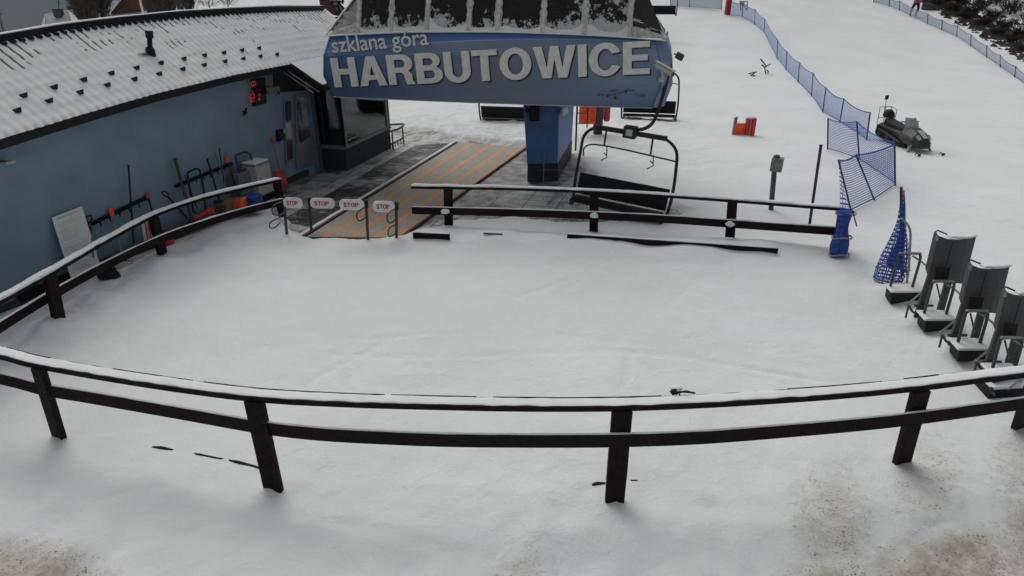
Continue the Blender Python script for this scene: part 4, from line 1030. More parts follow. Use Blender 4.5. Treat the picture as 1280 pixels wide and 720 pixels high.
MB().grid(rows2, [[(i/20+.0001, t+.0001) for i in range(21)] for t in (0,.5,1)]).build('front_glazing', canopy_mat(), st)
# hipped ends
lend = S0+SA*(A0+.04)-SN*.40; lend.z = eav[1].z+.02; rend = S0+SA*(A1-.04)-SN*.40; rend.z = eav[-2].z+.02
ltop = fr(CA, 1); rtop = fr(CBb, 1)
lb2 = ltop-SN*2.6; rb2 = rtop-SN*2.6; lb0 = lend-SN*3.2; rb0 = rend-SN*3.2
hipl, hipr = V(446,-6,ltop.y-.25), V(797,-6,rtop.y-.25)
hipl = lend.lerp(V(451,-12, lend.y+.9), 1.6); hipr = rend.lerp(V(791,-14, rend.y+.9), 1.6)
MB().add([fr(CA,0), lend, hipl, fr(CA,1.0)], [(0,1,2,3)]).build('hip_glazing', M['canopyglass'], st); MB().add([fr(CBb,0), rend, hipr, fr(CBb,1.0)], [(0,1,2,3)]).build('hip_glazing', M['canopyglass'], st)
mb = MB(); mb.add([lend, lb0, lb0+(hipl-lend), hipl], [(0,1,2,3)]); mb.add([rend, rb0, rb0+(hipr-rend), hipr], [(0,1,2,3)]); mb.add([fr(CA,1), fr(CBb,1), fr(CBb,1)-SN*2.8, fr(CA,1)-SN*2.8], [(0,1,2,3)]); mb.build('canopy_top', M['canopyglass'], st)
for a0_, tx in zip(LA, ribtop):
    a1_ = a0_
    p, q = fr(a0_, -.0, .03), fr(a0_, 1, .03); MB().bar(p, q, .10, .05, SN).build('rib', M['rib'], st, .008)
MB().bar(lend, hipl, .06, .06).build('hip_rib', M['rib'], st); MB().bar(rend, hipr, .10, .08).build('hip_rib', M['rib'], st)
# ragged snow on glazing
def ragged(a_lo, a_hi, seed, hmax, both=True):
    n_ = 40; top = []; bot = []
    for i in range(n_+1):
        f = i/n_; a = a_lo+(a_hi-a_lo)*f; e = (abs(f-.5)*2)**3
        h_ = .03+hmax*(.25+.9*e*(.6+.8*random.random()*.5))*(.35+abs(noise.noise(Vector((a*2.1, seed, 0))))*1.7)+.02*random.random()
        bot.append(fr(a, .0, .02)); top.append(fr(a, min(.9, h_), .035))
    mb = MB(); mb.grid([bot, top, [p-SN*.05 for p in top]]); return mb
random.seed(11)
for k_ in range(7):
    ragged(LA[k_]+.04, LA[k_+1]-.04, k_*3.3, [.12,.14,.10,.10,.07,.09,.16][k_]).build('drifted_snow', M['rib' if k_ % 3 == 9 else 'snow'], st)
mb = MB()
for k_ in range(8):
    a = LA[k_]; n_ = 30; l = []; r_ = []
    for i in range(n_+1):
        t = i/n_; w = .055+.05*abs(noise.noise(Vector((t*9, k_*4.4, 1))))+.06*max(0, .3-t)*(1+random.random())+.015*random.random(); l.append(fr(a-w, t, .018)); r_.append(fr(a+w*.9, t, .018))
    mb.grid([l, r_])
mb.build('rib_snow', M['rib'], st)
mb = MB()
for sgn, E0, c0_, hp_ in ((-1, lend, CA, hipl), (1, rend, CBb, hipr)):
    for k_ in range(26):
        u_ = .25+.7*random.random(); v_ = random.random()**1.8*.55
        base = E0.lerp(fr(c0_,0), u_); topv = hp_.lerp(fr(c0_,1), u_)
        p = base.lerp(topv, v_*.6)+Vector((0,0,.02))+SN*.03; w = .05+.13*random.random()
        mb.add([p-SA*w, p-SA*w*.3+Vector((0,0,.05)), p+SA*w, p+SA*w*.4-Vector((0,0,.03))], [(0,1,2,3)])
    mb.add([E0+SN*.03, fr(c0_,0,.03), fr(c0_,.16,.03), E0.lerp(hp_,.05)+SN*.03], [(0,1,2,3)])
mb.build('clinging_snow', M['rib'], st)['kind'] = 'stuff'
mb = MB(); snowcap(mb, resample([fr(A0+(A1-A0)*i/30, 0, .03)+Vector((0,0,-.02)) for i in range(31)], .12), .10, .05, 12, .6); mb.build('ledge_snow', M['snow'], st, smooth=True)
# lettering
def sign_text(txt, xl, yl, xr, yr, hpx, off, ext, offset, m, name, sh_=None, dx=0, dz=0):
    a = sq(xl, yl, off); b = sq(xr, yr, off); X = b-a; w = X.length; X.normalize(); t = sq(xl, yl-hpx, off); hh = (t-a).length
    Yv_ = SN.cross(X); Yv_ = Yv_ if Yv_.z > 0 else -Yv_
    return place_text(txt, a+SA*dx+Vector((0,0,dz)), X, Yv_, SN, w, hh, ext, offset).build(name, m, sh)
sign_text('HARBUTOWICE', 419,110, 812,93, 37.5, .03, .012, .045, M['letters'], 'main_lettering')
sign_text('HARBUTOWICE', 419,110, 812,93, 37.5, .012, .006, .045, M['lettershade'], 'letter_shadow', dx=.035, dz=-.03)
def sztext():
    a = sq(417.5,72.0,.03)
    for off, m, nm, dx in ((.03, M['letters'], 'small_lettering', 0), (.006, M['ink'], 'letter_shadow', .015)):
        sign_text('szklana g\u00f3ra', 417.5, 72.5, 537, 62.5, 25.5, off, .006, .010, m, nm, dx=dx, dz=-dx)
sztext()
# little lift diagram
mb = MB(); qs = lambda x, y: sq(x, y, -.08)+SN*.06
def dl(x0, y0, x1, y1, t=.02): mb.bar(qs(x0, y0), qs(x1, y1), .006, t, SN)
for a in [(760,119.3,783,113.5),(769,117,769.5,122.5),(768,122.5,772,124),(765,113,773,112),(797,116,797,122)]: dl(*a)
for x, y in ((760,119.5),(782.5,113.8),(769.5,122)): mb.box(qs(x, y), (.05,.05,.01), (SA, Vector((0,0,1)), SN))
for x, y, n_ in ((748,118,5),(785,112.7,5),(800,119.5,4),(764,113.2,2)):
    for i in range(n_): mb.box(qs(x+i*1.9, y+.25*i*0), (.02,.03,.008), (SA, Vector((0,0,1)), SN))
mb.build('lift_diagram', M['ink'], sh)
# column
cb = [G(660,222,0), G(697,221,0), G(714,190,0)]; cb.append(cb[0]+(cb[2]-cb[1]))
cb = [Vector((p.x,p.y,0)) for p in cb]
dv = (cb[2]-cb[1]).normalized(); wv = (cb[1]-cb[0]).normalized()
tp = []
tl = PL(652,126,cb[0],Vector((wv.y,-wv.x,0))); tr = PL(692.5,128,cb[0],Vector((wv.y,-wv.x,0)))
h_ = 2.9
top = [cb[0]-wv*.22, cb[1]-wv*.03, cb[2]+wv*.05, cb[3]-wv*.22]
top = [p+Vector((0,0,h_)) for p in top]
zb = .38
rings = [[c.lerp(t, z/h_) for c, t in zip(cb, top)] for z in (zb, h_)]
MB().loft(rings).build('column', M['colblue'], st, .02)
b2 = [c.lerp(t, 0) for c, t in zip(cb, top)]; cc2 = sum(b2, Vector())/4
rings = [[cc2+(p-cc2)*1.03+Vector((0,0,-.25)) for p in b2], [cc2+(p-cc2)*1.03+Vector((0,0,zb)) for p in [c.lerp(t, zb/h_*0) for c, t in zip(cb, top)]]]
MB().loft(rings).build('column_base', M['plinth'], st, .01)
p = PL(668,142,cb[0]-Vector((0,.15,0)),Vector((wv.y,-wv.x,0)))
MB().box(p, (.28,.18,.38)).bar(p+Vector((-.15,0,.05)), p+Vector((-.25,0,.08)), .06,.08).build('motor_box', M['black'], st, .02)
nrm = Vector((dv.y,-dv.x,0)); pc = cb[1]+nrm*.12
q = [PL(x, y, pc, nrm) for x, y in [(703,137),(709.5,133),(709.5,141),(703,146)]]
MB().prism(q, nrm*.01).build('warning_plate', M['palegrey'], st)
MB().tube([G(679,222,0)+Vector((0,-.1,-.1)), G(679,222,0)+Vector((0,-.1,.75))], .02).bar(G(679,222,0)+Vector((-.1,-.1,.25)), G(679,222,0)+Vector((.95,.0,.22)), .02,.02).build('base_pipe', M['grey'], st)
MB().box(G(678,214,0)+Vector((0,0,.68)), (.05,.05,.1)).build('valve', M['palegrey'], st)
# back mast carrying shell (hidden machine beam)
MB().box(S0+SN*-2.3+Vector((.2,0,2.85)), (7.4,1.2,.35), (SA, SN, Vector((0,0,1)))).build('machine_beam', M['darkgrey'], st)
# cameras fixed to the sign casing
cm = thing('security_camera', 'white bullet camera on the right end of the blue sign', 'camera', sq(826,88,.2))
p, q = sq(820,80.5,.25), sq(841,93,.42)
d = (q-p).normalized(); MB().tube([p, p+d*.02, q], [.05,.068,.068], 14).build('housing', M['khaki'], cm, smooth=False); MB().tube([q, q+d*.02], .055, 14).build('lens', M['black'], cm)
MB().bar(p+Vector((0,0,.075)), q+d*.05+Vector((0,0,.085)), .14, .012).build('sun_shield', M['khaki'], cm)
MB().tube([sq(827,90,.22), sq(828,96,.10), sq(827,99,.03)], .028, 8).box(sq(827,99,.03), (.12,.04,.12)).build('mount', M['khaki'], cm)
cm = thing('speaker_box', 'small dark box on a bracket sticking out from the right end of the sign', 'box', sq(849,70,-.2))
p = sq(849.5,70.5,-.3); MB().box(p, (.17,.2,.14), (Vector((.88,-.2,-.42)).normalized(), Vector((.2,.98,0)).normalized(), Vector((.42,0,.9)).normalized())).build('case', M['darkgrey'], cm, .01); MB().bar(sq(842.5,67,-.3), p, .03, .03).build('bracket', M['black'], cm)

# ------------------------------------------------------------------ lift chairs
def make_chair(label):
    W = 2.2; r = thing('lift_chair', label, 'chairlift chair', (0,0,0), 'chairs on the lift')
    w2 = W/2
    seat = MB(); seat.box((0,-.20,.02), (W-.14,.46,.07), (Vector((1,0,0)), Vector((0,1,-.18)).normalized(), Vector((0,.18,1)).normalized())); so = seat.build('seat', M['seatblack'], r, .02)
    bk = MB(); bk.box((0,.10,.27), (W-.10,.05,.46), (Vector((1,0,0)), Vector((0,1,-.22)).normalized(), Vector((0,.22,1)).normalized())); bk.build('backrest', M['seatblack'], r, .015)
    mb = MB(); mb.bar((-w2+.05,.165,.50), (w2-.05,.165,.50), .03, .05).bar((-w2+.05,-.42,.0), (w2-.05,-.42,.0), .05, .05).bar((-w2+.2,.05,-.04), (w2-.2,.05,-.04), .05, .05).build('slat_frame', M['chairtube'], r)
    for sx_ in (-1, 1):
        MB().tube(cat_curve([(sx_*(w2-.12),-.42,-.06),(sx_*(w2-.02),-.28,-.12),(sx_*w2,-.02,-.06),(sx_*(w2+.03),.10,.4),(sx_*w2,.14,1.0),(sx_*(w2-.06),.10,1.42),(sx_*(w2-.28),.04,1.64),(sx_*(w2-.5),.0,1.68)], 5), .035, 8).build('side_frame', M['chairtube'], r, smooth=True)
    MB().bar((-w2+.28,0,1.68), (w2-.28,0,1.68), .09, .10).build('top_beam', M['chairtube'], r, .01)
    cl = MB().box((0.02,-.02,1.70), (.28,.22,.26)).build('clamp', M['chairtube'], r, .02); MB().box((.02,-.135,1.70), (.14,.01,.14)).build('number_plate', M['palegrey'], cl)
    MB().tube(cat_curve([(.1,.02,1.76),(.28,.04,1.80),(.42,.12,1.92),(.46,.35,2.15),(.46,.7,2.6),(.46,.9,3.1)], 5), .04, 8).build('hanger', M['chairtube'], r, smooth=True)
    MB().tube(cat_curve([(-w2+.12,.02,.98),(-w2+.16,-.10,1.20),(-w2+.40,-.14,1.32),(0,-.14,1.32),(w2-.4,-.14,1.28),(w2-.02,.08,1.20)], 5), .018, 8).build('safety_bar', M['chairtube'], r, smooth=True)
    for x in (-.52, .52):
        MB().tube([(x,0,1.64),(x+.03,-.13,1.31)], .022, 8).build('strut', M['chairtube'], r)
        MB().tube([(x+.1,-.14,1.31),(x+.13,-.16,1.08),(x+.02,-.2,1.0)], .013, 6).tube([(x+.13,-.16,1.12),(x+.05,-.16,1.18)], .013, 6).build('footrest', M['chairtube'], r)
    return r
ch = make_chair('large dark empty lift chair with raised bar right of the blue column')
ch.location = (2.56, 14.5, .25); ch.rotation_euler.z = radians(-25); ch.scale = (1.05, 1, 1.02); ch.rotation_euler.y = radians(4)
def putchair(label, loc, rz):
    c = copy_tree(ch); c.scale = (1,1,1); c['label'] = label; c.location = loc; c.rotation_euler = (0, 0, rz); return c
p = V(811,143,26.5); putchair('dark lift chair seen just below the right corner of the sign', p, radians(-10))
p = V(634,149,26); putchair('dark lift chair half hidden behind the left side of the blue column', (p.x, p.y, p.z), radians(170))
p = V(826,17,50); putchair('farthest lift chair, above the right shoulder of the canopy', p, radians(-8))

# ------------------------------------------------------------------ red padded tower behind column
b = GT(747,168); rt = thing('padded_tower', 'dark lift tower wrapped in bright red pads right behind the blue column', 'lift tower', b)
MB().tube([b-Vector((0,0,.3)), b+Vector((0,0,4.0))], .17, 16).build('pole', M['darkgrey'], rt, smooth=True)
MB().box(b+Vector((-.36,.0,1.15)), (.42,.16,1.5)).build('pad', M['red'], rt, .05); MB().box(b+Vector((.30,.05,1.15)), (.22,.3,1.35)).build('pad', M['red'], rt, .06)
MB().box(b+Vector((-.42,-.12,.75)), (.62,.1,.7)).build('pad', M['orange'], rt, .04)
lb = GT(724,188); ld_ = thing('ladder', 'dark steel ladder standing between the blue column and the red padded tower', 'ladder', lb)
mb = MB(); dx_ = .45
zt_ = 2.3
MB().tube([lb+Vector((-.12,0,-.1)), lb+Vector((-.14,0,zt_))], .03).build('rail', M['chairtube'], ld_); MB().tube([lb+Vector((.22,0,.75)), lb+Vector((.22,0,zt_))], .02).build('rail', M['chairtube'], ld_)
for i in range(5): MB().tube([lb+Vector((-.13,0,.9+i*.32)), lb+Vector((.22,0,.9+i*.32))], .015, 6).build('rung', M['chairtube'], ld_)

# ------------------------------------------------------------------ yard furniture
b = GT(965,262); t = thing('post_box', 'grey metal box on a single post just behind the rear fence', 'post box', b)
tpp = PL(968,212,b,(0,1,0)); MB().bar(b-Vector((0,0,.3)), tpp, .10, .08, (0,1,0)).build('post', M['darkgrey'], t, .005)
MB().box(tpp+Vector((.03,-.02,.13)), (.26,.20,.32), (Vector((.85,-.45,0)).normalized(), Vector((.45,.85,0)).normalized(), Vector((0,0,1)))).build('box', M['grey'], t, .01)
MB().ball(tpp+Vector((0,0,.32)), .08, 8, 5, (1,1,.5)).build('lid_knob', M['darkgrey'], t)
b = GT(1012,280); tq = PL(1026,183,b,(0,1,0)); t = thing('piste_marker', 'thin dark red piste marker pole leaning right behind the rear fence', 'marker pole', b)
MB().tube([b-(tq-b)*.1, tq], .032, 10).build('pole', M['maroon'], t); MB().tube([tq, tq+(tq-b)*.02], .036, 10).build('tip', M['black'], t)
# red hydrant guard
b = GT(927,168); t = thing('snow_hydrant_guard', 'two red padded posts with an orange board between them standing in the snow', 'padded guard', b)
sc_ = 1.0
MB().box(b+Vector((.17,0,.28)), (.16,.20,.62)).build('pad', M['red'], t, .03); MB().box(b+Vector((.34,-.1,.28)), (.14,.20,.66)).build('pad', M['red'], t, .03)
MB().box(b+Vector((-.10,.0,.2)), (.42,.04,.42)).build('orange_board', M['orange'], t, .01)
MB().box(b+Vector((-.33,0,.28)), (.05,.10,.66)).box(b+Vector((-.25,.05,.32)), (.06,.04,.62)).build('frame', M['grey'], t, .01)
mb = MB(); mb.ball(b+Vector((.26,-.05,.62)), .12, 10, 6, (1.3,1,.35)); mb.build('snow_cap', M['snow'], t, smooth=True)
# debris
for pts, lab in (([(950,74),(955,80)],'a'),):
    b = GT(957,92); t = thing('snow_stakes', 'crossed dark branch stubs poking out of the slope snow', 'branches', b)
    def br(*pp): return MB().tube([V(x, y, b.y) for x, y in pp], .035, 6).build('branch', M['bark'], t)
    br((957,92),(956,84),(963,80)); br((950.5,73.5),(956,80),(958,84)); br((956,84),(952,81)); br((959,91),(961,90),(958.5,87.5))
    b = GT(942,95); t = thing('fallen_branch', 'small forked branch lying flat in the slope snow', 'branch', b)
    br((936,92),(940,91),(946,90)); br((938,94.5),(942,92),(944,90.5)); br((941,94),(945,95.5))
# red board and stand at the far net
b = GT(909,18); t = thing('red_barrier_pad', 'upright red crash pad at the start of the upper net', 'crash pad', b)
hgt_ = V(909,-2,b.y).z-b.z; MB().box(b+Vector((0,0,hgt_/2)), (.48,.25,hgt_)).build('pad', M['red'], t, .05); MB().box(b+Vector((0,-.13,hgt_*.5)), (.05,.02,hgt_*.9)).build('strap', M['maroon'], t)
b = GT(930,13); t = thing('wooden_stand', 'small yellowish folding stand beside the upper net', 'stand', b)
for x, y, x2, y2 in ((926,13,925,1),(934,13,934,1),(926,2,934,2),(926,7,934,6),(926,2,933,12)): MB().bar(V(x, y, b.y), V(x2, y2, b.y), .06, .06, (0,1,0)).build('leg', M['timber'], t)
MB().box(V(928,4,b.y), (.35,.08,.35)).build('panel', M['khaki'], t)

# ------------------------------------------------------------------ nets
def net_fence(name, label, posts, m, post_r=.03, sag=.1, top_rope=.015, group=None, dense=.055, lean=None):
    """posts: list of (base Vector, top Vector)"""
    t = thing(name, label, 'safety net', posts[0][0], group)
    for b, tp_ in posts: MB().tube([b-(tp_-b)*.15, tp_], post_r, 6).build('post', M['netpost'], t)
    rows_t = []; rows_b = []; uvt = []; u = 0
    for (b0, t0), (b1, t1) in zip(posts, posts[1:]):
        L_ = (b1-b0).length
        for i in range(9):
            f = i/8; s_ = sag*4*f*(1-f)
            rows_t.append(t0.lerp(t1, f)-Vector((0,0,s_))); rows_b.append(b0.lerp(b1, f)+Vector((0,0,.05+s_*.1))); uvt.append(u+L_*f)
        u += L_
    H_ = (posts[0][1]-posts[0][0]).length
    rows = []; uvs = []
    for j in range(7):
        g = j/6; rows.append([a.lerp(b, g)+Vector((.03*sin(g*pi)*noise.noise(a*2),.08*sin(g*pi)*(.4+noise.noise(a*1.3)),0)) for a, b in zip(rows_b, rows_t)]); uvs.append([(u_+.001, g*H_+.001) for u_ in uvt])
    MB().grid(rows, uvs).build('net', m, t, smooth=True)
    MB().tube(rows_t, top_rope, 5).build('rope', M['rope'], t); MB().tube(rows_b, top_rope, 5).build('rope', M['rope'], t)
    return t
def zz(lst, k=3.2, ox=880, oy=0): return [(ox+x/k, oy+y/k) for x, y in lst]
def mkposts(bases, tops):
    out = []
    for (bx, by), (tx, ty) in zip(bases, tops):
        b = GT(bx, by); out.append((b, V(tx, ty, b.y)))
    return out
tops = zz([(110,5),(155,12),(205,38),(243,75),(295,160),(332,205),(382,250),(437,292),(488,350),(560,395),(665,450)])
bas = zz([(100,62),(153,68),(202,98),(240,130),(292,235),(328,280),(377,330),(430,385),(475,450),(543,490),(650,560)])
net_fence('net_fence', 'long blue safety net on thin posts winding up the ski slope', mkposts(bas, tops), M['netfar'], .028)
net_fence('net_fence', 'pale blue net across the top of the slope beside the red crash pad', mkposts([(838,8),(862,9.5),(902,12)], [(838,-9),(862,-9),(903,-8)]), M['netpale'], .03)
tops = [(1092,-8),(1112,-2),(1125,1),(1160,17),(1178,25),(1197,32),(1214,43),(1233.5,57),(1250.5,69),(1270,83),(1292,98)]
bas = [(1092,3),(1111.5,8),(1124.5,13),(1159,30),(1177,38),(1196,46),(1213.5,58),(1233.5,72),(1250.5,84),(1268.5,96.5),(1290,112)]
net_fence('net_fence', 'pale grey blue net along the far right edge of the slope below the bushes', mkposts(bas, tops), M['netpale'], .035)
bas = [(1034.6,187),(1074,200),(1119,231)]; tops = [(1035,148),(1071,152),(1118.5,179)]
net_fence('net_fence', 'blue net section with two square panels, uphill of the rear fence end', mkposts(bas, tops), M['net'], .025, .08)
bas = [(1119,232),(1093,250),(1064,264)]; tops = [(1118.5,180),(1070,193.5),(1048,200)]
pp_ = mkposts(bas, tops)
net_fence('net_fence', 'sagging deep blue net section twisted down onto the rear fence end post', pp_, M['net'], .022, .06)
# net wrapped round end post
b = GT(1046,318); tpv = G(1055,262,FZ); t = thing('net_roll', 'blue net wound round the end post of the rear fence with pale ties', 'net roll', b)
rings = []
for k_ in range(9):
    f = k_/8; c_ = Vector((b.x, b.y, b.z)).lerp(tpv, f)-Vector((0,.09,0)); wd = .17+.05*sin(f*7); rings.append([c_+Vector((cos(a)*wd*(1.0 if cos(a) < 0 else .8), sin(a)*.07, 0)) for a in [i*pi/5 for i in range(10)]])
mb = MB(); mb.loft(rings); mb.build('net', M['rope'], t, smooth=True)
for f in (.04,.42,.95):
    c_ = Vector((b.x, b.y, b.z)).lerp(tpv, f)-Vector((0,.09,0)); MB().tube([c_+Vector((cos(a)*.2, sin(a)*.085, .02*sin(a*3))) for a in [i*pi/6 for i in range(12)]], .018, 6, True).build('tie', M['tubepale'], t)
q = [V(x, y, b.y+.05) for x, y in [(1048,200),(1053,232),(1052,262),(1036,316),(1045,300),(1057,262)]]
MB().grid([[V(1048,200,b.y+.6), V(1051,203,b.y+.6)], [V(1050,235,b.y+.3), V(1056,240,b.y+.3)], [V(1050,262,b.y), V(1064,264,b.y)], [V(1043,290,b.y-.1), V(1054,290,b.y-.1)], [V(1036,317,b.y-.1), V(1047,314,b.y-.1)]], [[(0.01,.01),(.2,.01)],[(0.01,.5),(.2,.5)],[(0.01,.8),(.3,.8)],[(0.01,1.1),(.2,1.1)],[(0.01,1.3),(.2,1.3)]]).build('loose_net', M['netdense'], t)
MB().bar(V(1065,262,b.y), V(1071,283,b.y), .02, .02, (0,1,0)).build('stake', M['rope'], t)
# bundled net on a stake at right
b = GT(1122,352); t = thing('net_bundle', 'blue net bunched round a stake left of the grey chairs, spread at its foot', 'net bundle', b)
stp = V(1126.5,234,b.y); sb_ = V(1128,345,b.y)
MB().tube([sb_, V(1127,300,b.y), stp], [.03,.03,.025], 8).build('stake', M['maroon'], t)
prof = [(238,1125.5,1128.5),(255,1125,1130.5),(275,1122,1132),(290,1117,1133),(305,1110,1134.5),(320,1103,1136),(335,1097,1135),(347,1093.5,1127),(356,1095,1122)]
rings = []; uvs = []
for j, (y, xl, xr) in enumerate(prof):
    a, c_ = V(xl, y, b.y), V(xr, y, b.y); cen = (a+c_)/2; rx = (c_-a).length/2; ring = []; ur = []
    for i in range(25):
        an = 2*pi*i/24; w_ = 1+.16*sin(an*5+j*.7)
        ring.append(cen+Vector((cos(an)*rx*(1+.06*sin(an*7)), sin(an)*rx*.75*w_, 0))); ur.append((i*.07+.001, j*.2+.001))
    rings.append(ring); uvs.append(ur)
MB().grid(rings, uvs).build('net', M['netdense'], t, smooth=True)
inn = [[(p-sum(r[:-1], Vector())/24)*.45+sum(r[:-1], Vector())/24+Vector((.04,.0,0)) for p in r] for r in rings[:7]]
MB().grid(inn, uvs[:7]).build('inner_net', M['rope'], t, smooth=True)
for j in (5, 6, 7, 8): MB().tube(rings[j][:-1], .012, 5, True).build('net_fold', M['rope'], t)

# ------------------------------------------------------------------ snowmobile
def snowmobile():
    rear, front = GT(1108,174), GT(1150,193)
    r = thing('snowmobile', 'black and grey snowmobile parked on the slope behind the blue nets', 'snowmobile', ((rear+front)/2)); L = origin_of(r)
    fx = (front-rear); fx.z = 0; fx.normalize(); fx = Vector((.10,-1,-.10)).normalized(); sd = Vector((-fx.y, fx.x, 0)); Z = Vector((0,0,1))
    SCL = .86
    def q(f, s, z): return L+fx*f*SCL+sd*s*SCL+Z*z*SCL
    def b(cf, cs, cz, sf, ss, sz): return MB().box(q(cf, cs, cz), (sf, ss, sz), (fx, sd, Z))
    def loft(sec): # (f, halfwidth, z0, z1)
        rings = []
        for f, w, z0, z1 in sec:
            rings.append([q(f,-w,z0+(z1-z0)*.15), q(f,-w*.6,z0), q(f,w*.6,z0), q(f,w,z0+(z1-z0)*.15), q(f,w*.95,z0+(z1-z0)*.6), q(f,w*.5,z1), q(f,-w*.5,z1), q(f,-w*.95,z0+(z1-z0)*.6)])
        return MB().loft(rings)
    tr = MB()
    pts = []
    rad = .17
    pr = [(-1.35+rad*cos(a), .19+rad*sin(a)) for a in [pi/2+i*pi/8 for i in range(9)]]+[(.25+rad*cos(a), .19+rad*sin(a)) for a in [-pi/2+i*pi/8 for i in range(9)]]
    tr.prism([q(f, -.25, z) for f, z in pr], sd*.5*SCL); tr.build('track', M['black'], r, .01)
    for k_ in (-1.2,-.7,-.2): MB().tube([q(k_,-.27,.16), q(k_,.27,.16)], .07, 12).build('bogie_wheel', M['darkgrey'], r)
    loft([(-1.45,.24,.38,.52),(-.9,.27,.36,.56),(-.2,.30,.34,.60),(.3,.36,.28,.62)]).build('tunnel', M['black'], r, .02)
    loft([(-1.25,.16,.5,.80),(-.95,.20,.5,.80),(-.3,.19,.52,.78),(.15,.14,.55,.84)]).build('seat', M['seatblack'], r, .03)
    loft([(-1.42,.17,.78,1.02),(-1.30,.21,.76,1.10),(-1.12,.19,.76,1.05)]).build('backrest', M['seatblack'], r, .03)
    MB().bar(q(-1.22,-.2,.77), q(-1.22,.2,.77), .2, .04).build('seat_trim', M['palegrey'], r)
    loft([(.1,.34,.32,.80),(.45,.42,.26,.86),(.85,.40,.24,.78),(1.15,.28,.28,.62),(1.32,.14,.34,.48)]).build('hood', M['hood'], r, .03)
    MB().prism([q(.75,-.12,.84), q(.75,.12,.84), q(1.12,.08,.66), q(1.12,-.08,.66)], Z*.02).build('hood_stripe', M['palegrey'], r)
    for s_ in (-1, 1):
        MB().prism([q(.35,s_*.425,.62), q(.7,s_*.43,.66), q(1.0,s_*.36,.55), q(.6,s_*.425,.50)], sd*s_*.01).build('side_panel', M['darkgrey'], r)
        MB().prism([q(.95,s_*.16,.74), q(.95,s_*.30,.70), q(1.12,s_*.26,.58), q(1.12,s_*.14,.62)], Z*.015).build('headlight', M['windscreen'], r)
        MB().bar(q(-1.2,s_*.30,.34), q(.3,s_*.36,.26), .10, .025).build('running_board', M['darkgrey'], r)
        sk = MB(); sp = [q(.45,s_*.48,.045), q(1.1,s_*.48,.04), q(1.45,s_*.48,.07), q(1.62,s_*.48,.17), q(1.66,s_*.48,.28)]
        for a, c_ in zip(sp, sp[1:]): sk.bar(a, c_, .10, .02)
        sk.build('ski', M['black'], r, .005)
        MB().tube([q(1.62,s_*.48,.20), q(1.50,s_*.48,.26), q(1.35,s_*.48,.10)], .014, 6).build('ski_loop', M['black'], r)
        MB().tube([q(.9,s_*.30,.42), q(.98,s_*.48,.10)], .035, 8).tube([q(.7,s_*.3,.35), q(.95,s_*.46,.15)], .025, 8).build('suspension', M['grey'], r)
        MB().tube([q(.22,0,.95), q(.12,s_*.30,1.0), q(.05,s_*.38,.98)], .018, 8).build('handlebar', M['black'], r)
    ws = []
    for z, f, w in ((.82,.40,.30),(1.0,.30,.28),(1.15,.18,.20)): ws.append([q(f-.16*abs(k_)**2, w*k_, z) for k_ in (-1,-.5,0,.5,1)])
    MB().grid(ws).build('windscreen', M['windscreen'], r, smooth=True)
    mb = MB(); [mb.tube([q(-1.48,s_,.45), q(-1.55,s_,1.12)], .014, 6) for s_ in (-.26,0,.26)]; mb.tube([q(-1.55,-.26,1.12), q(-1.55,.26,1.12)], .014, 6); mb.tube([q(-1.50,-.26,.7), q(-1.50,.26,.7)], .014, 6); mb.tube([q(-1.55,.26,1.12), q(-1.2,.26,1.1), q(-1.2,.26,.6)], .014, 6); mb.build('rear_rack', M['tubepale'], r)
    MB().tube([q(-1.3,-.2,.9), q(-1.34,-.22,1.5)], .012, 6).box(q(-1.34,-.22,1.55), (.10,.05,.14)).build('beacon', M['black'], r)
    MB().box(q(-1.5,0,.36), (.06,.38,.12), (fx, sd, Z)).build('snow_flap', M['black'], r)
snowmobile()

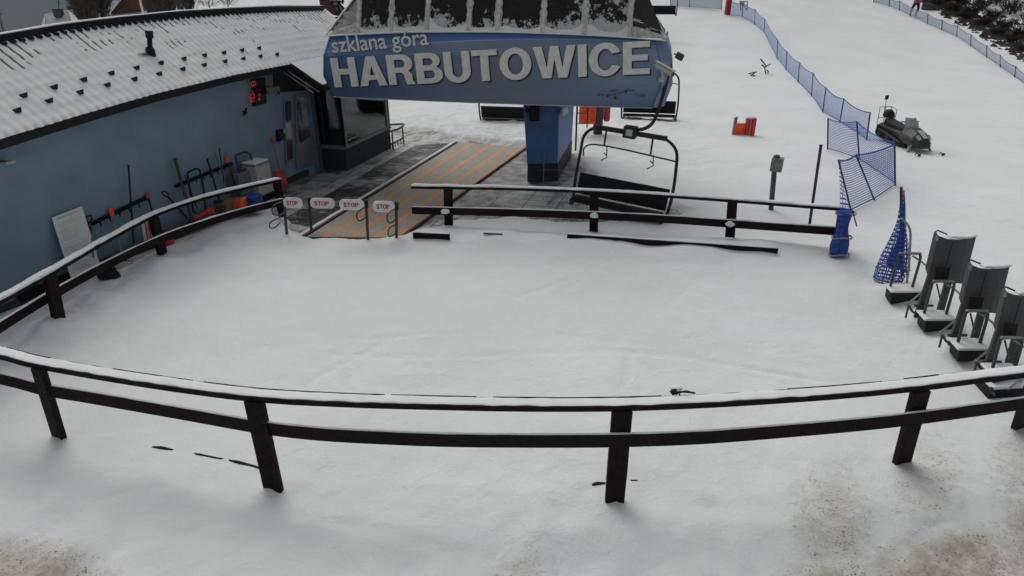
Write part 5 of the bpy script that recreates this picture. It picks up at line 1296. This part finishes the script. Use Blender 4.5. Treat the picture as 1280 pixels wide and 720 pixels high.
# ------------------------------------------------------------------ grey outdoor chairs
def bent(pts, r, m, par, n='tube', k=4): return MB().tube(cat_curve(pts, k), r, 8).build(n, M[m], par, smooth=True)
def high_chair(dx, dy, label, back=True, sc=1.0):
    """unit measured on the middle chair of the row, shifted along the row"""
    def px(x, y): return (x+dx, y+dy)
    base = G(*px(1200,440)); t = thing('high_back_seat', label, 'outdoor chair', (base.x, base.y, 0), 'grey high backed chairs in a row at the right')
    bl, br_ = G(*px(1182,445)), G(*px(1216,431)); Yb = (bl.y+br_.y)/2
    def at(x, y, d=0): return V(*px(x, y), Yb+d)
    if back:
        # folded back panel: side wing, face, thin rim
        TLb, TL, TM, TR = at(1209.5,327,.10), at(1213.5,325,.16), at(1227,332,.02), at(1262.5,333,.10)
        BLb, BL, BM, BR = at(1199,367,.0), at(1203,372,.02), at(1214,390,-.08), at(1246,393,.02)
        TR2 = at(1254,336,.04); BR2 = at(1239,391,-.02)
        mb = MB(); rows = []
        for f in [i/8 for i in range(9)]:
            row = []
            for a, b_ in ((at(1198.5,372,.05), at(1209.5,327,.12)), (at(1202,383,-.04), at(1214,332,.03)), (at(1213,390,-.09), at(1227,336,-.01)), (at(1226,391,-.09), at(1240,337,.0)), (at(1239,391,-.03), at(1252,336,.05)), (at(1247,392,.06), at(1262.5,332,.14))):
                row.append(a.lerp(b_, f))
            rows.append(row)
        mb.grid(rows); bk = mb.build('back_panel', M['fabric'], t); so = bk.modifiers.new('th', 'SOLIDIFY'); so.thickness = .035; so.offset = -1
        mb = MB(); mb.bar(at(1220,385,-.13), at(1233,340,-.05), .006, .008, (0,1,0)); mb.build('seam', M['black'], bk)
        mb = MB(); mb.prism([at(1212,371,-.125), at(1230,372,-.12), at(1226,388,-.125), at(1210,388,-.12)], (0,.01,0)); mb.build('pocket', M['seatblack'], bk)
        MB().prism([at(1211,332,.03), at(1215,331.5,-.02), at(1214,338,-.02), at(1210.5,337,.03)], (0,-.01,0)).build('label_patch', M['fabriclight'], bk)
        mb = MB(); mb.tube([at(1210,328,.14), at(1214,325,.18), at(1226,330,.10)], .012, 6); mb.build('rim', M['black'], bk)
        cp_ = resample([at(1228,333.5,.06), at(1240,334.5,.07), at(1252,334,.1), at(1261,331,.17)], .04)
        mb = MB(); snowcap(mb, cp_, .09, .04, dx*.1, .7); mb.build('snow_cap', M['snow'], t, smooth=True)
        MB().bar(at(1206,380,.0), at(1184,446,.0), .105, .05, (0,1,0)).build('leg', M['fabric'], t, .01)
        MB().bar(at(1227,390,.0), at(1216,430,.05), .11, .05, (0,1,0)).build('leg', M['fabric'], t, .01)
        MB().tube([at(1185,419,-.05), at(1208,419,-.05)], .022, 8).tube([at(1178,418,-.1), at(1182,426,-.1), at(1188,430,.0)], .018, 8).tube([at(1178,418,-.1), at(1174,434,-.1)], .016, 8).build('foot_bar', M['tubedark'], t)
    bent([at(1193,446,-.25), at(1200,418,-.25), at(1206.5,394,-.25), at(1208.5,390,-.25), at(1214,388.7,-.25), at(1228,389,-.25), at(1234,390,-.25), at(1234,397,-.22), at(1229,415,-.2), at(1223.5,434,-.18)], .022, 'tubedark', t, 'arm_frame', 3)
    bent([at(1208,388.3,-.27), at(1220,388.2,-.27), at(1235,388.6,-.27)], .018, 'tubepale', t, 'arm_pad')
    bent([at(1225,392,-.25), at(1234,398,-.2), at(1242,405,-.12), at(1245.5,416,-.1), at(1243,427,-.12), at(1237,436,-.3), at(1227,445,-.5), at(1217,453,-.62)], .016, 'tubepale', t, 'brace')
    bent([at(1213,392,-.2), at(1216,405,-.15), at(1218,415,-.1)], .012, 'tubedark', t, 'rod')
    # seat box with snow
    p0, p1 = at(1199,438,-.45), at(1236,438,-.30); p2, p3 = at(1237,449,-.30), at(1197,452.5,-.45)
    p0.z += 0
    MB().prism([p0, p1, p2, p3], (.05,.28,0)).build('seat_box', M['seatblack'], t, .01)
    mb = MB(); tp_ = [p0+Vector((-.03,-.02,0)), p1+Vector((.02,-.02,0)), p1+Vector((.05,.31,0)), p0+Vector((.02,.31,0))]
    mb.prism(tp_, (0,0,.04)); mb.build('snow_cap', M['snow'], t, .02)
    return t
high_chair(0, 0, 'middle of the three grey high backed chairs, between the other two')
high_chair(-42, -37, 'grey high backed chair nearest the blue net bundle, farthest up the row')
high_chair(43, 33.5, 'grey high backed chair cut by the right picture edge, closest to the front fence')
t0 = high_chair(-84, -72, 'low tube seat frame without a back panel beside the blue net bundle', back=False)
b = GT(1133,362); t = thing('bent_tube_stand', 'tall thin bent tube standing behind the net bundle', 'tube stand', b)
bent([V(1133,360,b.y), V(1136,330,b.y), V(1138,300,b.y), V(1137.5,288,b.y), V(1134,280,b.y), V(1126.5,273,b.y)], .02, 'tubepale', t, 'tube')
MB().tube([V(1133,362,b.y), V(1133,357,b.y)], .03, 8).build('foot', M['black'], t)
# seat box seen under front fence at the right edge
b = G(1262,495); t = thing('snow_topped_step', 'low black step box with snow on top seen below the front fence rail at right', 'step box', b)
q = [G(1241,487,.16), G(1290,484,.16)]; MB().prism([q[0], q[1], q[1]+Vector((.03,.0,-.14)), q[0]+Vector((-.02,.0,-.16))], (.05,.35,0)).build('body', M['seatblack'], t, .01)
MB().prism([q[0]+Vector((-.02,-.02,0)), q[1]+Vector((.02,-.02,0)), q[1]+Vector((.04,.38,0)), q[0]+Vector((0,.38,0))], (0,0,.045)).build('snow_cap', M['snow'], t, .02)
MB().tube([G(1240,484,.25), G(1239,489,.2), G(1243,493,.1)], .02, 8).build('leg', M['tubedark'], t)

# knot of cloth on front rail
g = G(846,494,RZ+.02); t = thing('frozen_glove', 'small dark crumpled glove frozen on the top rail of the front fence', 'glove', g)
mb = MB().ball(g+Vector((-.02,.02,.03)), .052, 12, 8, (1.0,.8,.7)); mb.v = [v+Vector((noise.noise(v*30), noise.noise(v*28+Vector((3,0,0))), noise.noise(v*33)))*.025 for v in mb.v]; mb.build('cloth', M['black'], t, smooth=True)
MB().tube(cat_curve([g+Vector((.03,.01,.03)), g+Vector((.08,.0,.045)), g+Vector((.13,.02,.025)), g+Vector((.2,.02,.01))], 4), [.012]*4+[.016]*4+[.012]*4+[.004], 6).build('finger', M['black'], t)
MB().tube([g+Vector((.02,-.0,.03)), g+Vector((.028,-.06,.0)), g+Vector((.03,-.10,-.05)), g+Vector((.05,-.10,-.085))], .007, 6).ball(g+Vector((.045,-.09,-.08)), .025, 8, 6, (1.4,.6,.6)).build('cord', M['black'], t)
MB().ball(g+Vector((.0,.04,.055)), .05, 10, 6, (1.3,.8,.5)).build('snow_cap', M['snow'], t, smooth=True)

# ------------------------------------------------------------------ person / rider near the right net
def person_far():
    b = GT(1142,20); k = 1.0
    t = thing('person', 'person in dark clothes and a pink jacket bending at the far right net', 'person', b)
    hh = 1.6
    # one skinned body
    v = [(0,0,.82),(0,-.05,1.05),(.0,-.22,1.28),(.0,-.30,1.40),(.0,-.38,1.52),(.10,0,.80),(.14,-.08,.45),(.13,.05,.06),(-.10,0,.80),(-.16,.10,.45),(-.14,.2,.06),(.19,-.24,1.27),(.26,-.36,1.02),(.20,-.52,.85),(-.19,-.24,1.27),(-.28,-.36,1.02),(-.24,-.52,.85),(.13,-.06,.04),(-.14,.09,.04)]
    e = [(0,1),(1,2),(2,3),(3,4),(0,5),(5,6),(6,7),(0,8),(8,9),(9,10),(2,11),(11,12),(12,13),(2,14),(14,15),(15,16),(7,17),(10,18)]
    rad = [.16,.17,.18,.07,.11,.11,.08,.06,.11,.08,.06,.08,.06,.045,.08,.06,.045,.05,.05]
    me = bpy.data.meshes.new('body'); me.from_pydata([Vector(p) for p in v], e, []); o = bpy.data.objects.new('body', me); C.objects.link(o); o.parent = t
    m_ = o.modifiers.new('skin', 'SKIN'); sv = me.skin_vertices[0].data if me.skin_vertices else None
    if sv is None:
        bpy.context.view_layer.objects.active = o
        import bmesh as bm_
        bm = bm_.new(); bm.from_mesh(me); ly = bm.verts.layers.skin.verify(); bm.to_mesh(me); bm.free(); sv = me.skin_vertices[0].data
    for i, r_ in enumerate(rad): sv[i].radius = (r_, r_); sv[i].use_root = (i == 0)
    s2 = o.modifiers.new('sub', 'SUBSURF'); s2.levels = s2.render_levels = 2; me.materials.append(M['navy'])
    MB().ball(b+Vector((0,-.40,1.56)), .135, 12, 8, (1,1,1)).build('hood', M['navy'], t, smooth=True)
    MB().ball(b+Vector((0,-.50,1.54)), .085, 10, 8).build('face', M['skin'], t, smooth=True)
    mb = MB().loft([[b+Vector((cos(a)*r_*1.05, -.0+y_+sin(a)*r_*.95, z_)) for a in [i*pi/6 for i in range(12)]] for z_, r_, y_ in ((.80,.20,.0),(.95,.21,-.04),(1.15,.235,-.12),(1.30,.22,-.22),(1.38,.12,-.28))]); mb.build('jacket', M['pink'], t, smooth=True)
person_far(); bpy.data.objects['person'].scale = (1.3,1.3,1.25)

# ------------------------------------------------------------------ far things
# machinery behind the roof
b = Vector((V(416,10,30).x, 30, 0)); t = thing('lift_machinery', 'dark maroon machinery with black railing showing over the end of the snowy roof', 'machinery', (b.x, b.y, rise(b.x, b.y)))
q = [V(x, y, 30) for x, y in [(398,-4),(416,-4),(418,8),(426,21),(416,19),(405,10),(400,8)]]
MB().prism(q, (0,1.2,0)).build('body', M['maroon'], t, .03)
for a in (((423,2),(424,19)),((423,3),(431,12)),((423,11),(427,19)),((431,12),(429,16)),((412,2),(430,2)),((429,-6),(428,5)),((414,7.5),(424,8))): MB().tube([V(*a[0], 29.9), V(*a[1], 29.9)], .045, 6).build('railing', M['black'], t)
MB().prism([V(x, y, 29.95) for x, y in [(417,3),(422,3),(422,7),(417,6)]], (0,.1,0)).build('panel', M['palegrey'], t)
MB().bar(V(420,22,30)+Vector((0,.6,0)), Vector((b.x,30.6,-1)), .5, .4).build('support', M['maroon'], t)
def house(name, label, Y, ptsroof, gable, wallp, wm, roofm):
    pass
# house one: grey roof
Y = 95
h1 = thing('far_house', 'small far house with pale frosted roof, two chimneys and an aerial, seen over the ridge', 'house', (V(80,30,Y).x, Y, -3.5))
def hv(x, y, dY=0): return V(x, y, Y+dY)
eave_l, eave_r, rid_l, rid_r = hv(58,37), hv(104,33), hv(54,17.5,4), hv(99,9.5,4)
MB().prism([hv(59,36), hv(108,33), hv(101,10,4), hv(55,18,4)], (0,.3,.05)).build('roof', M['bluegrey'], h1)
MB().prism([hv(49,34,3), hv(59,36,-.5), hv(54.5,18,3.5)], (0,.4,0)).build('gable', M['darkgrey'], h1)
MB().prism([hv(51.5,33,2.0), hv(57,34,-1), hv(54.5,21,2)], (0,.1,0)).build('gable_trim', M['palegrey'], h1)
MB().prism([hv(86,14,3.2), hv(98,11,3.2), hv(104,30,.2), hv(92,32,.2)], (0,-.1,.1)).build('snow_patch', M['snow'], h1)
g = hv(73,16,3); MB().box(g, (1.0,.9,1.1)).build('chimney', M['darkgrey'], h1); g = hv(91,10,3.5); MB().box(g, (1.2,.8,.5)).build('chimney', M['darkgrey'], h1)
MB().prism([hv(59,36), hv(108,33), hv(108,60), hv(59,60)], (0,5,0)).build('wall', M['palegrey'], h1)
mb = MB(); mb.tube([hv(73.5,14,2.5), hv(73,-10,2.5)], .07, 6).tube([hv(71,2,2.5), hv(75,4,2.5)], .06, 6); mb.build('aerial', M['darkgrey'], h1)
Y = 100
h2 = thing('far_house', 'far house with brown timber gable and steep snowy roof, partly cut by the picture top', 'house', (V(160,10,Y).x, Y, -3.5))
MB().prism([hv(143,17), hv(178,14), hv(176,-2), hv(158,-3)], (0,6,0)).build('gable', M['brick'], h2)
MB().prism([hv(131,17,3), hv(141,16,-1.0), hv(160,-8,-1), hv(148,-8,3)], (0,.3,.3)).build('roof', M['bluegrey'], h2)
MB().bar(hv(141,17,-1.2), hv(160,-7,-1.2), .35, .4, (0,1,0)).build('verge_board', M['bark'], h2)
MB().bar(hv(141,17,-1.2), hv(179,13,-1.2), .35, .5, (0,1,0)).build('sill_beam', M['bark'], h2)
MB().prism([hv(132,18,1), hv(178,15,1), hv(178,50,1), hv(132,50,1)], (0,5,0)).build('wall', M['palegrey'], h2)
g = V(178,13,88); tag(MB().tube([g-Vector((0,0,6)), g+Vector((0,0,4))], .13, 8).build('utility_pole', M['white']), 'thin white pole standing in front of the far brown gabled house', 'pole')
# bare shrubs and trees
def twiggy(name, label, cat, base, h, w, n, m='twig', trunk=True, group=None, thick=.02, droop=.2, dense=1.0):
    t = thing(name, label, cat, base, group); rnd = random.Random(int(abs(base.x*31+base.y*17)*10) % 99991)
    mb = MB()
    tr = MB().tube([base-Vector((0,0,.5)), base+Vector((0,0,h*.5))], [thick*3.5, thick*2], 6); tr.build('trunk', M['bark'], t)
    for i in range(n):
        a = rnd.random()*2*pi; s0 = base+Vector((cos(a)*w*.25*rnd.random(), sin(a)*w*.25*rnd.random(), h*.45*rnd.random()))
        p = s0.copy(); d = Vector((cos(a)*w*.5*rnd.random(), sin(a)*w*.5*rnd.random(), h*(.45+.55*rnd.random())))
        e = s0+d; e.z = min(e.z, base.z+h)
        sdv = Vector((d.y, -d.x, .3)).normalized()*thick*rnd.uniform(.6,1.4)
        mb.add([s0-sdv, s0+sdv, e], [(0,1,2)]); sd2 = Vector((0,0,1)).cross(d).normalized()*thick; mb.add([s0-sd2, s0+sd2, e], [(0,1,2)])
        for k_ in range(5):
            f = .3+.7*rnd.random(); b0 = s0.lerp(e, f); dd = Vector((rnd.uniform(-1,1), rnd.uniform(-1,1), rnd.uniform(-.1,1)))*h*.16*dense; s3 = Vector((dd.z, 0, -dd.x)).normalized()*thick*.6
            mb.add([b0-s3, b0+s3, b0+dd], [(0,1,2)])
    mb.build('crown', M[m], t); return t
for i, (px, py, Y, h, w, lab) in enumerate([(118,16,92,4.6,3.6,'bare shrub just right of the pale frosted roof'),(108,18,86,3.6,3.0,'low bare shrub touching the pale roofed house'),(130,12,94,5.2,4.6,'dense dark bare shrub between the two far houses'),(140,4,108,5.5,4.5,'tall bare shrub left of the brown gable'),(196,10,92,4.6,5.0,'dark bare shrub right of the brown gabled house'),(216,6,95,5.0,5.0,'dark bare shrub over the middle of the roof ridge'),(206,12,80,2.6,4.2,'low snowy bush right above the ridge'),(236,3,92,4.0,4.2,'brown bare shrub at the right end of the far shrub row')]):
    p = V(px, py+14, Y); twiggy('bare_shrub', lab, 'shrub', p, h, w, 170, group='bare shrubs beyond the roof', thick=.06)
p = V(1,44,70); twiggy('bare_tree', 'thin bare tree at the left picture edge beyond the roof', 'tree', p, 4.0, 2.4, 40, thick=.035)
# light debris line on the snowy field over the ridge
rnd = random.Random(5)
for i, (px, py) in enumerate([(232,7),(262,6),(285,4)]):
    p = V(px, py+3, 70); twiggy('dry_stalks', ['dry stalks left of centre on the field above the roof ridge','dry stalks in the middle of the field above the roof ridge','dry stalks to the right on the field above the roof ridge'][i], 'stalks', p, .9, 3.0, 50, group='dry stalks in the field', thick=.02)
# right hand bushes on the bank
k_ = 0
bl = [(1172,6,2.0,3.2),(1184,3,2.4,3.6),(1190,14,1.6,3.0),(1200,8,2.6,3.6),(1205,24,1.4,2.6),(1214,20,2.2,3.4),(1226,12,3.0,4.0),(1229,32,1.8,2.8),(1240,27,2.4,3.4),(1246,45,1.6,2.6),(1256,38,2.4,3.2),(1264,54,1.8,2.6),(1274,48,2.6,3.0),(1278,64,1.5,2.2),(1262,18,3.2,4.0),(1245,6,3.2,4.2),(1286,30,3.4,4.0)]
desc = ['sparse bush nearest the person at the far net','dark bush touching the picture top, second from the net','small low bush at the snow edge under the dark wood','full dark bush behind the small low one','flat ragged bush on the snowy bank','rusty dark bush in the upper right bank','tall dark bush at the wood edge','low bush just above the far net','thick bush in the middle of the right bank','small bush close to the far net posts','dark bush left of the last net posts','little bush between bank and net near the right edge','bushy clump at the right picture edge','lowest small bush by the right picture edge','tall bush high on the right bank','tall dark bush at the very top of the bank','tallest clump at the right edge of the bank']
for (px, py, h, w), de in zip(bl, desc):
    p = GT(px, py); s_ = p.y/60
    twiggy('bush', de, 'bush', p, h*s_*.42, w*s_*.62, 110, group='bushes on the right bank', thick=.035*s_)
# dark wood mass behind
def wood():
    mb = MB(); rnd = random.Random(9)
    for i in range(9000):
        px = rnd.uniform(1150, 1330); line = (px-1205)*.75
        base = Vector((rnd.uniform(34, 75), rnd.uniform(72, 100), 0)); base.z = rise(base.x, base.y)-.5+rnd.uniform(0, 11)*1.0
        a = rnd.random()*6.28; s_ = rnd.uniform(.2,.55)
        d1 = Vector((cos(a), .2, sin(a)))*s_; d2 = Vector((-sin(a), .3, cos(a)))*s_*.5
        mb.add([base-d1, base+d2, base+d1, base-d2*.5], [(0,1,2,3)])
    o = mb.build('far_wood', M['twig']); o['kind'] = 'stuff'; tag(o, 'dark mass of woodland rising behind the bushes at the top right', 'wood')
wood()
# low ragged scrub on the bank between bushes (bits of dark ground poking through snow)
mb = MB(); rnd = random.Random(21)
for i in range(700):
    px = rnd.uniform(1150, 1300); py = (px-1160)*.52+rnd.gauss(0, 9)-3
    if py < -6 or py > (px-1150)*.62+2: continue
    p = GT(px, py); s_ = rnd.uniform(.08,.30)*p.y/60; mb.add([p+Vector((-s_*1.5,0,0)), p+Vector((0,.2,s_)), p+Vector((s_*1.5,0,.02)), p+Vector((0,-.2,-.02))], [(0,1,2,3)])
o = mb.build('scrub', M['twig']); o['kind'] = 'stuff'; tag(o, 'dark scrub and clods poking through snow on the right bank', 'scrub')
p = GT(1157,12); tag(MB().box(p+Vector((0,0,.25)), (.7,.5,.55), (Vector((.9,-.4,0)).normalized(), Vector((.4,.9,0)).normalized(), Vector((0,0,1)))).box(p+Vector((.4,0,.15)), (.4,.4,.4)).build('rock', M['darkgrey'], bevel=.06), 'dark block lying on the snow just behind the far right net', 'rock')

# ------------------------------------------------------------------ camera, light, world
cam = bpy.data.cameras.new('camera'); co = bpy.data.objects.new('camera', cam); C.objects.link(co)
cam.sensor_width = 36; cam.lens = F/1280*36; cam.clip_end = 3000; cam.clip_start = .05
co.location = EYE; co.rotation_euler = (pi/2-T, 0, 0); bpy.context.scene.camera = co
w = bpy.data.worlds.new('World'); bpy.context.scene.world = w; w.use_nodes = True; nt = w.node_tree
bg = nt.nodes['Background']; sky = nt.nodes.new('ShaderNodeTexSky'); sky.sky_type = 'NISHITA'; sky.sun_disc = False
SE, SR = radians(50), radians(-25)
sky.sun_elevation = SE; sky.sun_rotation = SR; sky.dust_density = 5; sky.air_density = 1.2
hs = nt.nodes.new('ShaderNodeHueSaturation'); hs.inputs['Saturation'].default_value = .22; nt.links.new(sky.outputs[0], hs.inputs['Color'])
nt.links.new(hs.outputs[0], bg.inputs['Color']); bg.inputs['Strength'].default_value = .094
sun = bpy.data.lights.new('sun', 'SUN'); sun.energy = .70; sun.angle = radians(75); sun.color = (1,.98,.94)
so = bpy.data.objects.new('sun', sun); C.objects.link(so)
dirv = Vector((sin(SR)*cos(SE), cos(SR)*cos(SE), sin(SE))); so.rotation_euler = dirv.to_track_quat('Z', 'Y').to_euler(); so.location = (0,0,30)
sc = bpy.context.scene; sc.view_settings.view_transform = 'Standard'; sc.view_settings.look = 'None'; sc.view_settings.exposure = 0
sc.cycles.transparent_max_bounces = 24
